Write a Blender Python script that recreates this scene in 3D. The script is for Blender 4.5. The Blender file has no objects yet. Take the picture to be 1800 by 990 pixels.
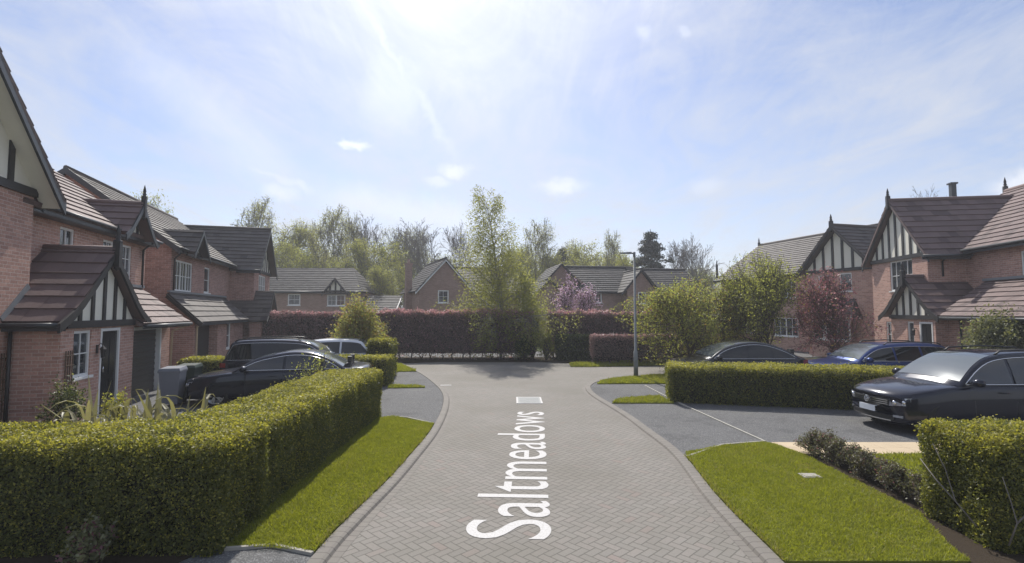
import bpy, math, random
import numpy as np
from mathutils import Vector, Matrix
PI = math.pi
R = math.radians
S = bpy.context.scene
COL = S.collection
CAMH = 2.5
PITCH = R(3.37)
F = 900.0
rnd = random.Random(7)

# ---------------------------------------------------------------- photo measuring
def ray(px, py):
    u, v = (px - 900) / F, (495 - py) / F
    return Vector((u, math.cos(PITCH) - v * math.sin(PITCH), math.sin(PITCH) + v * math.cos(PITCH)))
def G(px, py, z=0.0):
    d = ray(px, py)
    t = (z - CAMH) / d.z
    return (d.x * t, d.y * t)

# ---------------------------------------------------------------- object bookkeeping
def tag(o, label=None, cat=None, group=None, kind=None):
    if label: o['label'] = label
    if cat: o['category'] = cat
    if group: o['group'] = group
    if kind: o['kind'] = kind
    return o
def empty(name, loc=(0, 0, 0), rz=0.0, label=None, cat=None, group=None, kind=None, parent=None):
    o = bpy.data.objects.new(name, None)
    COL.objects.link(o)
    o.empty_display_size = 0.2
    o.location = loc
    o.rotation_euler = (0, 0, rz)
    if parent: o.parent = parent
    return tag(o, label, cat, group, kind)
def link_mesh(name, me, parent=None):
    o = bpy.data.objects.new(name, me)
    COL.objects.link(o)
    if parent: o.parent = parent
    return o
def mesh_np(name, verts, faces, mats, parent=None, midx=None, smooth=False):
    """verts (N,3), faces (M,k) all the same k"""
    verts = np.ascontiguousarray(verts, dtype=np.float32)
    faces = np.ascontiguousarray(faces, dtype=np.int32)
    k = faces.shape[1]
    me = bpy.data.meshes.new(name)
    me.vertices.add(len(verts)); me.vertices.foreach_set('co', verts.ravel())
    me.loops.add(faces.size); me.loops.foreach_set('vertex_index', faces.ravel())
    me.polygons.add(len(faces))
    me.polygons.foreach_set('loop_start', np.arange(0, faces.size, k, dtype=np.int32))
    try: me.polygons.foreach_set('loop_total', np.full(len(faces), k, dtype=np.int32))
    except Exception: pass
    for m in (mats if isinstance(mats, (list, tuple)) else [mats]): me.materials.append(m)
    if midx is not None: me.polygons.foreach_set('material_index', np.ascontiguousarray(midx, dtype=np.int32))
    me.polygons.foreach_set('use_smooth', np.full(len(faces), smooth, dtype=bool))
    me.update(calc_edges=True)
    return link_mesh(name, me, parent)
def copy_tree(o, parent=None):
    c = o.copy(); COL.objects.link(c); c.parent = parent
    for ch in list(o.children): copy_tree(ch, c)
    return c

class MB:
    def __init__(s): s.v = []; s.f = []; s.m = []; s.sm = []
    def poly(s, pts, m=0, smooth=False):
        b = len(s.v); s.v += [tuple(p) for p in pts]; s.f.append(tuple(range(b, b + len(pts)))); s.m.append(m); s.sm.append(smooth)
    def box(s, x0, x1, y0, y1, z0, z1, m=0):
        x0, x1 = min(x0, x1), max(x0, x1); y0, y1 = min(y0, y1), max(y0, y1); z0, z1 = min(z0, z1), max(z0, z1)
        p = [(x0,y0,z0),(x1,y0,z0),(x1,y1,z0),(x0,y1,z0),(x0,y0,z1),(x1,y0,z1),(x1,y1,z1),(x0,y1,z1)]
        b = len(s.v); s.v += p
        for f in ((3,2,1,0),(4,5,6,7),(0,1,5,4),(1,2,6,5),(2,3,7,6),(3,0,4,7)):
            s.f.append(tuple(b + i for i in f)); s.m.append(m); s.sm.append(False)
    def hexa(s, p, m=0):
        b = len(s.v); s.v += [tuple(q) for q in p]
        for f in ((3,2,1,0),(4,5,6,7),(0,1,5,4),(1,2,6,5),(2,3,7,6),(3,0,4,7)):
            s.f.append(tuple(b + i for i in f)); s.m.append(m); s.sm.append(False)
    def beam(s, p, q, w, h, up=(0,0,1), m=0):
        """bar from p to q: w across, h along up"""
        p, q, up = Vector(p), Vector(q), Vector(up)
        d = (q - p).normalized()
        side = d.cross(up)
        if side.length < 1e-5: side = d.cross(Vector((1,0,0)))
        side.normalize(); u2 = side.cross(d).normalized()
        a, c = side * w / 2, u2 * h / 2
        s.hexa([p-a-c, p+a-c, q+a-c, q-a-c, p-a+c, p+a+c, q+a+c, q-a+c], m)
    def tube(s, pts, r, n=8, m=0, cap=True, smooth=True):
        pts = [Vector(p) for p in pts]
        rs = r if isinstance(r, (list, tuple)) else [r] * len(pts)
        b = len(s.v)
        ref = None
        for i, p in enumerate(pts):
            d = (pts[min(i+1, len(pts)-1)] - pts[max(i-1, 0)]).normalized()
            if ref is None:
                ref = d.orthogonal().normalized()
            ref = (ref - d * ref.dot(d)).normalized()
            o = d.cross(ref)
            for k in range(n):
                a = 2 * PI * k / n
                s.v.append(tuple(p + (ref * math.cos(a) + o * math.sin(a)) * rs[i]))
        for i in range(len(pts) - 1):
            for k in range(n):
                k2 = (k + 1) % n
                s.f.append((b+i*n+k, b+i*n+k2, b+(i+1)*n+k2, b+(i+1)*n+k)); s.m.append(m); s.sm.append(smooth)
        if cap:
            s.f.append(tuple(b + k for k in reversed(range(n)))); s.m.append(m); s.sm.append(False)
            e = b + (len(pts)-1)*n
            s.f.append(tuple(e + k for k in range(n))); s.m.append(m); s.sm.append(False)
    def lathe(s, prof, c=(0,0,0), n=12, axis='z', m=0, smooth=True):
        b = len(s.v)
        for (r_, h) in prof:
            for k in range(n):
                a = 2*PI*k/n
                if axis == 'z': s.v.append((c[0]+r_*math.cos(a), c[1]+r_*math.sin(a), c[2]+h))
                elif axis == 'y': s.v.append((c[0]+r_*math.cos(a), c[1]+h, c[2]+r_*math.sin(a)))
                else: s.v.append((c[0]+h, c[1]+r_*math.cos(a), c[2]+r_*math.sin(a)))
        for i in range(len(prof)-1):
            for k in range(n):
                k2 = (k+1) % n
                s.f.append((b+i*n+k, b+i*n+k2, b+(i+1)*n+k2, b+(i+1)*n+k)); s.m.append(m); s.sm.append(smooth)
    def prism(s, poly2, z0, z1, m=0):
        """flat polygon extruded vertically"""
        n = len(poly2); b = len(s.v)
        s.v += [(p[0], p[1], z1) for p in poly2] + [(p[0], p[1], z0) for p in poly2]
        s.f.append(tuple(b + i for i in range(n))); s.m.append(m); s.sm.append(False)
        for i in range(n):
            j = (i+1) % n
            s.f.append((b+i, b+n+i, b+n+j, b+j)); s.m.append(m); s.sm.append(False)
    def build(s, name, mats, parent=None):
        me = bpy.data.meshes.new(name)
        me.from_pydata(s.v, [], s.f)
        for m in (mats if isinstance(mats, (list, tuple)) else [mats]): me.materials.append(m)
        me.polygons.foreach_set('material_index', s.m)
        me.polygons.foreach_set('use_smooth', s.sm)
        me.update()
        return link_mesh(name, me, parent)

# ---------------------------------------------------------------- materials
class NT:
    def __init__(s, name):
        s.mat = bpy.data.materials.new(name); s.mat.use_nodes = True
        s.t = s.mat.node_tree; s.t.nodes.clear()
        s.out = s.t.nodes.new('ShaderNodeOutputMaterial')
    def n(s, typ, inputs=None, **props):
        nd = s.t.nodes.new(typ)
        for k, v in props.items(): setattr(nd, k, v)
        for k, v in (inputs or {}).items(): s.set(nd.inputs[k], v)
        return nd
    def set(s, sock, v):
        if isinstance(v, bpy.types.NodeSocket): s.t.links.new(v, sock)
        elif isinstance(v, bpy.types.Node): s.t.links.new(v.outputs[0], sock)
        else:
            if isinstance(v, (tuple, list)) and len(v) == 3 and sock.type == 'RGBA': v = (*v, 1)
            sock.default_value = v
    def math(s, op, a, b=None, c=None, clamp=False):
        nd = s.t.nodes.new('ShaderNodeMath'); nd.operation = op; nd.use_clamp = clamp
        s.set(nd.inputs[0], a)
        if b is not None: s.set(nd.inputs[1], b)
        if c is not None: s.set(nd.inputs[2], c)
        return nd.outputs[0]
    def mix(s, f, a, b, blend='MIX'):
        nd = s.t.nodes.new('ShaderNodeMix'); nd.data_type = 'RGBA'; nd.blend_type = blend
        s.set(nd.inputs[0], f); s.set(nd.inputs[6], a); s.set(nd.inputs[7], b)
        return nd.outputs[2]
    def noise(s, vec, scale, detail=3, rough=0.5):
        nd = s.n('ShaderNodeTexNoise', {'Scale': scale, 'Detail': detail, 'Roughness': rough})
        if vec is not None: s.set(nd.inputs['Vector'], vec)
        return nd.outputs['Fac']
    def ramp(s, f, stops):
        nd = s.t.nodes.new('ShaderNodeValToRGB'); s.set(nd.inputs[0], f)
        e = nd.color_ramp.elements
        while len(e) < len(stops): e.new(0.5)
        for x, (p, c) in zip(e, stops): x.position = p; x.color = (*c, 1) if len(c) == 3 else c
        return nd.outputs[0]
    def pbsdf(s, **kw):
        nd = s.t.nodes.new('ShaderNodeBsdfPrincipled')
        for k, v in kw.items(): s.set(nd.inputs[k.replace('_', ' ')], v)
        s.t.links.new(nd.outputs[0], s.out.inputs[0]); return nd
    def bump(s, h, strength=0.5, dist=0.01):
        return s.n('ShaderNodeBump', {'Height': h, 'Strength': strength, 'Distance': dist}).outputs[0]
def simple(name, col, rough=0.6, metal=0.0, spec=0.5, var=0.12, scale=6.0, coat=0.0, bump=0.0):
    n = NT(name); tc = n.n('ShaderNodeTexCoord').outputs['Object']
    f = n.noise(tc, scale, 4, 0.6)
    c = n.mix(f, tuple(x*(1-var) for x in col), tuple(min(1, x*(1+var)) for x in col))
    kw = dict(Base_Color=c, Roughness=rough, Metallic=metal)
    b = n.pbsdf(**kw); b.inputs['Specular IOR Level'].default_value = spec
    b.inputs['Coat Weight'].default_value = coat; b.inputs['Coat Roughness'].default_value = 0.03
    if bump: n.set(b.inputs['Normal'], n.bump(n.noise(tc, scale*6, 3), bump, 0.01))
    return n.mat

def brick_mat(name, c1, c2, mortar, dark=0.0):
    n = NT(name); tc = n.n('ShaderNodeTexCoord').outputs['Object']
    sp = n.n('ShaderNodeSeparateXYZ', {0: tc})
    u = n.math('ADD', sp.outputs[0], sp.outputs[1])
    v = n.n('ShaderNodeCombineXYZ', {0: u, 1: sp.outputs[2]}).outputs[0]
    br = n.n('ShaderNodeTexBrick', {'Vector': v, 'Color1': c1, 'Color2': c2, 'Mortar': mortar, 'Scale': 1.0, 'Mortar Size': 0.006,
             'Mortar Smooth': 0.3, 'Brick Width': 0.225, 'Row Height': 0.075, 'Bias': 0.0})
    big = n.noise(tc, 0.8, 4, 0.6); fine = n.noise(tc, 26.0, 3, 0.6)
    c = n.mix(n.math('MULTIPLY', n.ramp(big, [(.3, (0, 0, 0)), (.7, (1, 1, 1))]), 0.42), br.outputs['Color'], (c1[0]*.62, c1[1]*.62, c1[2]*.66))
    c = n.mix(0.35, c, n.ramp(fine, [(0.25, (0.25,0.25,0.25)), (0.75, (0.85,0.8,0.78))]), 'OVERLAY')
    b = n.pbsdf(Base_Color=c, Roughness=0.9)
    b.inputs['Specular IOR Level'].default_value = 0.2
    h = n.math('SUBTRACT', 1.0, br.outputs['Fac'])
    n.set(b.inputs['Normal'], n.bump(n.math('ADD', h, n.math('MULTIPLY', fine, 0.6)), 0.5, 0.006))
    return n.mat

def tile_mat(name, col, col2):
    n = NT(name); tc = n.n('ShaderNodeTexCoord').outputs['Object']
    geo = n.n('ShaderNodeNewGeometry')
    r = geo.outputs['Random Per Island']
    big = n.noise(tc, 1.3, 5, 0.65); fine = n.noise(tc, 14, 4, 0.7)
    c = n.mix(big, col, col2)
    c = n.mix(n.math('MULTIPLY', n.math('GREATER_THAN', fine, 0.62), 0.35), c, (0.16, 0.15, 0.11))
    c = n.mix(n.math('MULTIPLY', r, 0.45), c, tuple(x*1.55 for x in col2))
    c = n.mix(n.math('MULTIPLY', n.math('LESS_THAN', r, 0.12), 0.5), c, tuple(x*.55 for x in col))
    b = n.pbsdf(Base_Color=c, Roughness=0.70); b.inputs['Specular IOR Level'].default_value = 0.32
    sp = n.n('ShaderNodeSeparateXYZ', {0: tc})
    n.set(b.inputs['Normal'], n.bump(fine, 0.35, 0.012))
    return n.mat

def leaf_mat(name, c1, c2, trans=0.45, rough=0.5, tcol=None, nscale=1.5):
    """thin leaf: colour differs leaf by leaf, part of the light passes through"""
    n = NT(name)
    r = n.n('ShaderNodeNewGeometry').outputs['Random Per Island']
    tc = n.n('ShaderNodeTexCoord').outputs['Object']
    f = n.math('ADD', n.math('MULTIPLY', r, 0.5), n.math('MULTIPLY', n.math('SUBTRACT', n.noise(tc, nscale, 6, .7), .25), 0.95), clamp=True)
    c = n.mix(f, c1, c2)
    pb = n.n('ShaderNodeBsdfPrincipled', {'Base Color': c, 'Roughness': rough})
    pb.inputs['Specular IOR Level'].default_value = 0.4
    hs = n.mix(1.0, c, tcol or (1.0, 1.0, 0.55), 'MULTIPLY')
    hs = n.n('ShaderNodeHueSaturation', {'Color': hs, 'Value': 1.7, 'Saturation': 1.05}).outputs[0]
    tr = n.n('ShaderNodeBsdfTranslucent', {'Color': hs})
    mx = n.n('ShaderNodeMixShader', {0: trans, 1: pb.outputs[0], 2: tr.outputs[0]})
    n.t.links.new(mx.outputs[0], n.out.inputs[0])
    return n.mat

def herring_mat():
    n = NT('block_paving'); tc = n.n('ShaderNodeTexCoord').outputs['Object']
    mp = n.n('ShaderNodeMapping', {'Vector': tc, 'Rotation': (0, 0, R(45)), 'Scale': (10, 10, 10)})
    warp = n.n('ShaderNodeTexNoise', {'Vector': tc, 'Scale': 1.1, 'Detail': 2.0})
    vadd = n.n('ShaderNodeVectorMath', {0: mp.outputs[0]}, operation='ADD')
    wsc = n.n('ShaderNodeVectorMath', {0: warp.outputs['Color'], 1: (0.5, 0.5, 0.0)}, operation='MULTIPLY')
    n.set(vadd.inputs[1], wsc.outputs[0])
    sp = n.n('ShaderNodeSeparateXYZ', {0: vadd.outputs[0]})
    x, y = sp.outputs[0], sp.outputs[1]
    i, j = n.math('FLOOR', x), n.math('FLOOR', y)
    fx, fy = n.math('SUBTRACT', x, i), n.math('SUBTRACT', y, j)
    k = n.math('FLOORED_MODULO', n.math('SUBTRACT', i, j), 4.0)
    is_ = lambda q: n.math('COMPARE', k, float(q), 0.1)
    k0, k1, k2, k3 = is_(0), is_(1), is_(2), is_(3)
    dl = n.math('ADD', fx, k1); dr = n.math('ADD', n.math('SUBTRACT', 1.0, fx), k0)
    db = n.math('ADD', fy, k2); dt = n.math('ADD', n.math('SUBTRACT', 1.0, fy), k3)
    d = n.math('MINIMUM', n.math('MINIMUM', dl, dr), n.math('MINIMUM', db, dt))
    joint = n.n('ShaderNodeMapRange', {0: d, 1: 0.03, 2: 0.10, 3: 1.0, 4: 0.0}).outputs[0]
    idv = n.n('ShaderNodeCombineXYZ', {0: n.math('SUBTRACT', i, k1), 1: n.math('SUBTRACT', j, k2)})
    wn = n.n('ShaderNodeTexWhiteNoise', {'Vector': idv.outputs[0]}, noise_dimensions='2D').outputs['Value']
    big = n.noise(tc, 0.35, 4, 0.6); mid = n.noise(tc, 3.0, 4, 0.6); fine = n.noise(tc, 160.0, 2, 0.6)
    c = n.ramp(wn, [(0.0, (0.205, 0.188, 0.170)), (0.4, (0.228, 0.212, 0.190)), (0.75, (0.240, 0.215, 0.195)), (0.93, (0.255, 0.235, 0.212)), (1.0, (0.25, 0.195, 0.175))])
    c = n.mix(n.math('MULTIPLY', mid, 0.75), c, (0.216, 0.204, 0.180))
    c = n.mix(n.math('MULTIPLY', n.math('GREATER_THAN', n.noise(tc, 38, 4, .7), .60), 0.35), c, (0.12, 0.115, 0.095))
    c = n.mix(n.ramp(big, [(0.40, (0,0,0)), (0.70, (0.75,0.75,0.75))]), c, (0.165, 0.152, 0.125))
    c = n.mix(n.math('MULTIPLY', joint, 0.80), c, (0.098, 0.094, 0.078))
    b = n.pbsdf(Base_Color=c, Roughness=0.85); b.inputs['Specular IOR Level'].default_value = 0.3
    h = n.math('ADD', n.math('SUBTRACT', n.math('MULTIPLY', wn, 0.3), joint), n.math('MULTIPLY', fine, 0.5))
    n.set(b.inputs['Normal'], n.bump(h, 0.5, 0.004))
    return n.mat

def kerb_mat():
    n = NT('kerb_block'); uv = n.n('ShaderNodeTexCoord').outputs['UV']; tc = n.n('ShaderNodeTexCoord').outputs['Object']
    sp = n.n('ShaderNodeSeparateXYZ', {0: uv})
    x = n.math('MULTIPLY', sp.outputs[0], 8.0)
    i = n.math('FLOOR', x); fx = n.math('SUBTRACT', x, i)
    wn = n.n('ShaderNodeTexWhiteNoise', {'W': i}, noise_dimensions='1D').outputs['Value']
    jn = n.math('LESS_THAN', n.math('MINIMUM', fx, n.math('SUBTRACT', 1.0, fx)), 0.06)
    c = n.ramp(wn, [(0, (0.185, 0.165, 0.15)), (1, (0.225, 0.20, 0.18))])
    c = n.mix(n.math('MULTIPLY', n.noise(tc, 5.5, 5, .7), 0.8), c, (0.155, 0.148, 0.12))
    c = n.mix(n.math('MULTIPLY', jn, 0.75), c, (0.09, 0.08, 0.07))
    n.pbsdf(Base_Color=c, Roughness=0.85)
    return n.mat

def asphalt_mat(name, c):
    n = NT(name); tc = n.n('ShaderNodeTexCoord').outputs['Object']
    big = n.noise(tc, 0.5, 5, 0.65); mid = n.noise(tc, 6, 4, 0.7)
    sp = n.n('ShaderNodeTexVoronoi', {'Vector': tc, 'Scale': 75.0})
    st = n.noise(tc, 0.9, 6, .75)
    spk = n.n('ShaderNodeSeparateColor', {0: sp.outputs['Color']}).outputs[0]
    col = n.mix(big, tuple(x*.78 for x in c), tuple(x*1.25 for x in c))
    col = n.mix(n.math('MULTIPLY', n.math('GREATER_THAN', spk, 0.8), 0.55), col, tuple(x*2.4 for x in c))
    col = n.mix(n.math('MULTIPLY', n.math('LESS_THAN', spk, 0.25), 0.45), col, tuple(x*.4 for x in c))
    col = n.mix(n.math('MULTIPLY', mid, 0.3), col, tuple(x*.7 for x in c))
    col = n.mix(n.ramp(st, [(.52, (0, 0, 0)), (.60, (.45, .45, .45))]), col, tuple(x*.55 for x in c))
    col = n.mix(n.ramp(st, [(.34, (.35, .35, .35)), (.42, (0, 0, 0))]), col, (c[0]*1.5, c[1]*1.5, c[2]*1.2))
    b = n.pbsdf(Base_Color=col, Roughness=0.9); b.inputs['Specular IOR Level'].default_value = 0.3
    n.set(b.inputs['Normal'], n.bump(n.math('ADD', spk, mid), 0.7, 0.006))
    return n.mat

def ground_mat(name, a, b_, scale=3.0):
    n = NT(name); tc = n.n('ShaderNodeTexCoord').outputs['Object']
    f = n.noise(tc, scale, 6, 0.7); g = n.noise(tc, scale*14, 4, 0.7)
    c = n.mix(f, a, b_); c = n.mix(n.math('MULTIPLY', g, 0.5), c, tuple(x*.5 for x in a))
    b = n.pbsdf(Base_Color=c, Roughness=1.0); b.inputs['Specular IOR Level'].default_value = 0.1
    n.set(b.inputs['Normal'], n.bump(g, 0.8, 0.02))
    return n.mat

def paint_mat():
    n = NT('worn_white_paint'); tc = n.n('ShaderNodeTexCoord').outputs['Object']
    f = n.noise(tc, 30, 6, 0.85)
    c = n.ramp(f, [(0.33, (0.36, 0.34, 0.31)), (0.50, (0.50, 0.49, 0.48)), (0.8, (0.58, 0.58, 0.57))])
    n.pbsdf(Base_Color=c, Roughness=0.7)
    return n.mat

def glass_mat(name, tint=(0.02, 0.025, 0.03), rough=0.04):
    n = NT(name); tc = n.n('ShaderNodeTexCoord').outputs['Object']
    c = n.mix(n.ramp(n.noise(tc, 1.8, 2), [(0.42, (0,0,0)), (0.62, (1,1,1))]), tint, tuple(x*2.6+.01 for x in tint))
    b = n.pbsdf(Base_Color=c, Roughness=rough); b.inputs['Specular IOR Level'].default_value = 0.8
    n.set(b.inputs['Normal'], n.bump(n.noise(tc, 2.0, 2), 0.08, 0.02))
    return n.mat
def clear_glass(name, tint=(0.75, 0.82, 0.85), dark=0.35):
    """car glazing: partly see-through with a sky reflection"""
    n = NT(name)
    gl = n.n('ShaderNodeBsdfGlossy', {'Color': (1, 1, 1, 1), 'Roughness': 0.03})
    tr = n.n('ShaderNodeBsdfTransparent', {'Color': (*[t*dark for t in tint], 1)})
    fr = n.n('ShaderNodeFresnel', {'IOR': 1.55})
    mx = n.n('ShaderNodeMixShader', {0: n.math('ADD', fr.outputs[0], 0.05), 1: tr.outputs[0], 2: gl.outputs[0]})
    n.t.links.new(mx.outputs[0], n.out.inputs[0])
    return n.mat

M = {}
M['brick'] = brick_mat('red_brick', (0.46, 0.28, 0.23), (0.30, 0.175, 0.15), (0.50, 0.44, 0.39))
M['brick_pink'] = brick_mat('pink_brick', (0.56, 0.345, 0.275), (0.37, 0.215, 0.175), (0.60, 0.53, 0.46))
M['brick_far'] = brick_mat('brown_brick', (0.38, 0.25, 0.20), (0.27, 0.175, 0.14), (0.42, 0.37, 0.32))
M['tile_red'] = tile_mat('red_brown_tile', (0.115, 0.080, 0.078), (0.155, 0.112, 0.105))
M['tile'] = tile_mat('brown_tile', (0.068, 0.060, 0.058), (0.10, 0.088, 0.08))
M['tile_grey'] = tile_mat('grey_tile', (0.036, 0.034, 0.034), (0.060, 0.056, 0.052))
M['render'] = simple('cream_render', (0.80, 0.77, 0.66), 0.85, var=0.08, scale=3)
M['timber'] = simple('black_timber', (0.028, 0.026, 0.026), 0.5, var=0.3, scale=10)
M['fascia'] = simple('dark_fascia', (0.045, 0.05, 0.055), 0.4, var=0.2)
M['lead'] = simple('lead_flashing', (0.22, 0.23, 0.24), 0.5, var=0.2)
M['white'] = simple('white_frame', (0.78, 0.78, 0.76), 0.35, var=0.04)
M['glass'] = glass_mat('window_glass')
M['curtain'] = simple('pale_curtain', (0.55, 0.53, 0.50), 0.9, var=0.15, scale=20)
M['door'] = simple('black_door', (0.015, 0.017, 0.02), 0.25, var=0.1)
M['garage'] = simple('dark_garage', (0.03, 0.03, 0.032), 0.4, var=0.15)
M['chrome'] = simple('chrome', (0.75, 0.75, 0.76), 0.12, 1.0, var=0.03)
M['steel'] = simple('galvanised_steel', (0.22, 0.23, 0.23), 0.65, 0.2, var=0.25, scale=5)
M['concrete'] = simple('pale_concrete', (0.34, 0.32, 0.28), 0.9, var=0.2, scale=8, bump=0.3)
M['pale_edging'] = simple('pale_edging', (0.42, 0.40, 0.35), 0.9, var=0.2, scale=8)
M['sandstone'] = simple('buff_paving', (0.50, 0.40, 0.27), 0.9, var=0.18, scale=4, bump=0.3)
M['bark'] = simple('bark', (0.085, 0.068, 0.052), 0.9, var=0.4, scale=12, bump=0.5)
M['bark_grey'] = simple('grey_bark', (0.16, 0.145, 0.13), 0.9, var=0.3, scale=12)
M['bark_birch'] = simple('birch_bark', (0.26, 0.245, 0.22), 0.8, var=0.55, scale=9)
M['rubber'] = simple('tyre_rubber', (0.018, 0.018, 0.018), 0.85, var=0.2)
M['alloy'] = simple('alloy', (0.45, 0.46, 0.47), 0.3, 0.9, var=0.05)
M['blackplastic'] = simple('black_plastic', (0.02, 0.02, 0.021), 0.45, var=0.1)
M['bin_grey'] = simple('grey_plastic', (0.17, 0.18, 0.21), 0.5, var=0.1)
M['bin_green'] = simple('dark_green_plastic', (0.02, 0.035, 0.025), 0.5, var=0.1)
M['paving'] = herring_mat()
M['kerb'] = kerb_mat()
M['asphalt'] = asphalt_mat('driveway_asphalt', (0.122, 0.122, 0.122))
M['ground'] = ground_mat('field_ground', (0.06, 0.085, 0.025), (0.10, 0.11, 0.04), 0.6)
M['soil'] = ground_mat('soil', (0.045, 0.035, 0.025), (0.075, 0.058, 0.042), 3)
M['lawn'] = ground_mat('lawn_base', (0.13, 0.15, 0.026), (0.20, 0.20, 0.05), 1.2)
M['paint'] = paint_mat()
L = {}
L['privet'] = leaf_mat('privet_leaf', (0.072, 0.084, 0.028), (0.185, 0.192, 0.062), 0.42)
L['privet_new'] = leaf_mat('privet_new_leaf', (0.22, 0.21, 0.05), (0.40, 0.37, 0.10), 0.44)
L['grass'] = leaf_mat('grass_blade', (0.12, 0.145, 0.02), (0.32, 0.325, 0.07), 0.44, 0.6, nscale=3.2)
L['photinia'] = leaf_mat('photinia_leaf', (0.115, 0.085, 0.09), (0.23, 0.165, 0.165), 0.35)
L['photinia_new'] = leaf_mat('photinia_red_leaf', (0.34, 0.20, 0.21), (0.48, 0.31, 0.31), 0.4, tcol=(1, .85, .85))
L['beech'] = leaf_mat('beech_leaf', (0.15, 0.115, 0.115), (0.26, 0.195, 0.19), 0.35, tcol=(1, .85, .75))
L['birch'] = leaf_mat('birch_leaf', (0.17, 0.18, 0.07), (0.30, 0.295, 0.12), 0.55)
L['birch_pale'] = leaf_mat('birch_pale_leaf', (0.21, 0.21, 0.12), (0.32, 0.31, 0.17), 0.55)
L['green'] = leaf_mat('spring_leaf', (0.165, 0.185, 0.065), (0.31, 0.32, 0.12), 0.58)
L['green_dark'] = leaf_mat('dark_leaf', (0.030, 0.045, 0.014), (0.07, 0.09, 0.03), 0.3)
L['olive'] = leaf_mat('olive_leaf', (0.17, 0.168, 0.09), (0.28, 0.27, 0.14), 0.55)
L['bronze'] = leaf_mat('bronze_leaf', (0.24, 0.17, 0.08), (0.34, 0.27, 0.12), 0.45, tcol=(1, .9, .6))
L['plum'] = leaf_mat('plum_leaf', (0.14, 0.07, 0.078), (0.28, 0.15, 0.16), 0.45, tcol=(1, .8, .82))
L['blossom'] = leaf_mat('pink_blossom', (0.46, 0.33, 0.42), (0.62, 0.50, 0.58), 0.4, tcol=(1, .93, 1))
L['conifer'] = leaf_mat('conifer_needle', (0.016, 0.028, 0.018), (0.035, 0.055, 0.03), 0.1)
L['greygreen'] = leaf_mat('grey_green_leaf', (0.12, 0.13, 0.07), (0.26, 0.26, 0.16), 0.35)
L['lavender'] = leaf_mat('woody_leaf', (0.075, 0.070, 0.055), (0.17, 0.15, 0.12), 0.25)
L['sword'] = leaf_mat('sword_leaf', (0.12, 0.12, 0.06), (0.34, 0.31, 0.20), 0.25)
L['dry_grass'] = leaf_mat('dry_grass_blade', (0.20, 0.18, 0.07), (0.34, 0.30, 0.14), 0.4, 0.7)
# ---------------------------------------------------------------- leaves and branches
def leaf_quads(C, s, rng, flat=0.0, nrm=None, asp=0.55):
    """rhombus leaves at C (N,3), length s (N,)"""
    N = len(C)
    a = rng.normal(size=(N, 3)); a /= np.linalg.norm(a, axis=1)[:, None] + 1e-9
    n = rng.normal(size=(N, 3))
    if nrm is not None: n = n * (1 - flat) + nrm * flat * 2.2
    elif flat: n[:, 2] += flat * 3
    n /= np.linalg.norm(n, axis=1)[:, None] + 1e-9
    u = np.cross(a, n); u /= np.linalg.norm(u, axis=1)[:, None] + 1e-9
    w = np.cross(n, u)
    s = s[:, None]
    V = np.stack([C - u*s*.5, C + w*s*asp*.5, C + u*s*.5, C - w*s*asp*.5], axis=1).reshape(-1, 3)
    Fc = np.arange(N*4, dtype=np.int32).reshape(-1, 4)
    return V, Fc
def tubes_np(segs, k=4):
    """segs rows: p0(3) p1(3) r0 r1"""
    A = np.array(segs, dtype=np.float64)
    p0, p1, r0, r1 = A[:, :3], A[:, 3:6], A[:, 6], A[:, 7]
    d = p1 - p0; d /= np.linalg.norm(d, axis=1)[:, None] + 1e-9
    ref = np.where(np.abs(d[:, 2:3]) > 0.9, np.array([[1.0, 0, 0]]), np.array([[0, 0, 1.0]]))
    x = np.cross(d, ref); x /= np.linalg.norm(x, axis=1)[:, None] + 1e-9
    y = np.cross(d, x)
    N = len(A); V = np.zeros((N, 2*k, 3))
    for i in range(k):
        c, s_ = math.cos(2*PI*i/k), math.sin(2*PI*i/k)
        o = x*c + y*s_
        V[:, i] = p0 + o*r0[:, None]; V[:, k+i] = p1 + o*r1[:, None]
    base = (np.arange(N)*2*k)[:, None]
    Fc = np.concatenate([base + np.array([[i, (i+1) % k, k+(i+1) % k, k+i]]) for i in range(k)], axis=0)
    return V.reshape(-1, 3), Fc

def grow(rng, segs, tips, p, d, Ln, r, lvl, P):
    n = max(2, int(round(Ln / P['seg'][min(lvl, len(P['seg'])-1)])))
    st = Ln / n; r0 = r
    for i in range(n):
        d = d + rng.normal(size=3)*P['wob'][lvl] + np.array([0, 0, P['trop'][lvl]])
        d = d / np.linalg.norm(d)
        q = p + d*st
        fr = (i+1)/n
        r1 = max(P.get('rmin', .006), r*(1 - fr*0.85))
        segs.append((*p, *q, r0, r1)); r0 = r1
        p = q
        if lvl < P['max'] and fr > P['start'][lvl]:
            nb = P['nb'][lvl]; nb = int(nb) + (rng.random() < nb - int(nb))
            for _ in range(nb):
                an = R(P['ang'][lvl]) * (0.75 + 0.5*rng.random())
                if lvl == 0 and 'ang_top' in P: an = R(P['ang'][0] + (P['ang_top'] - P['ang'][0])*fr)
                az = rng.random()*2*PI
                ref = np.array([1.0, 0, 0]) if abs(d[2]) > .9 else np.array([0, 0, 1.0])
                x = np.cross(d, ref); x /= np.linalg.norm(x); y = np.cross(d, x)
                nd = d*math.cos(an) + (x*math.cos(az) + y*math.sin(az))*math.sin(an)
                cl = Ln*P['lr'][lvl]*(P['shape'](fr) if lvl == 0 else (1.1 - 0.6*fr))*(0.75 + 0.5*rng.random())
                if cl > P['seg'][min(lvl+1, len(P['seg'])-1)]*0.5:
                    grow(rng, segs, tips, p, nd, cl, max(r1*0.62, P.get('rmin', .006)), lvl+1, P)
        if lvl >= P['leaf']: tips.append(p.copy())

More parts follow.
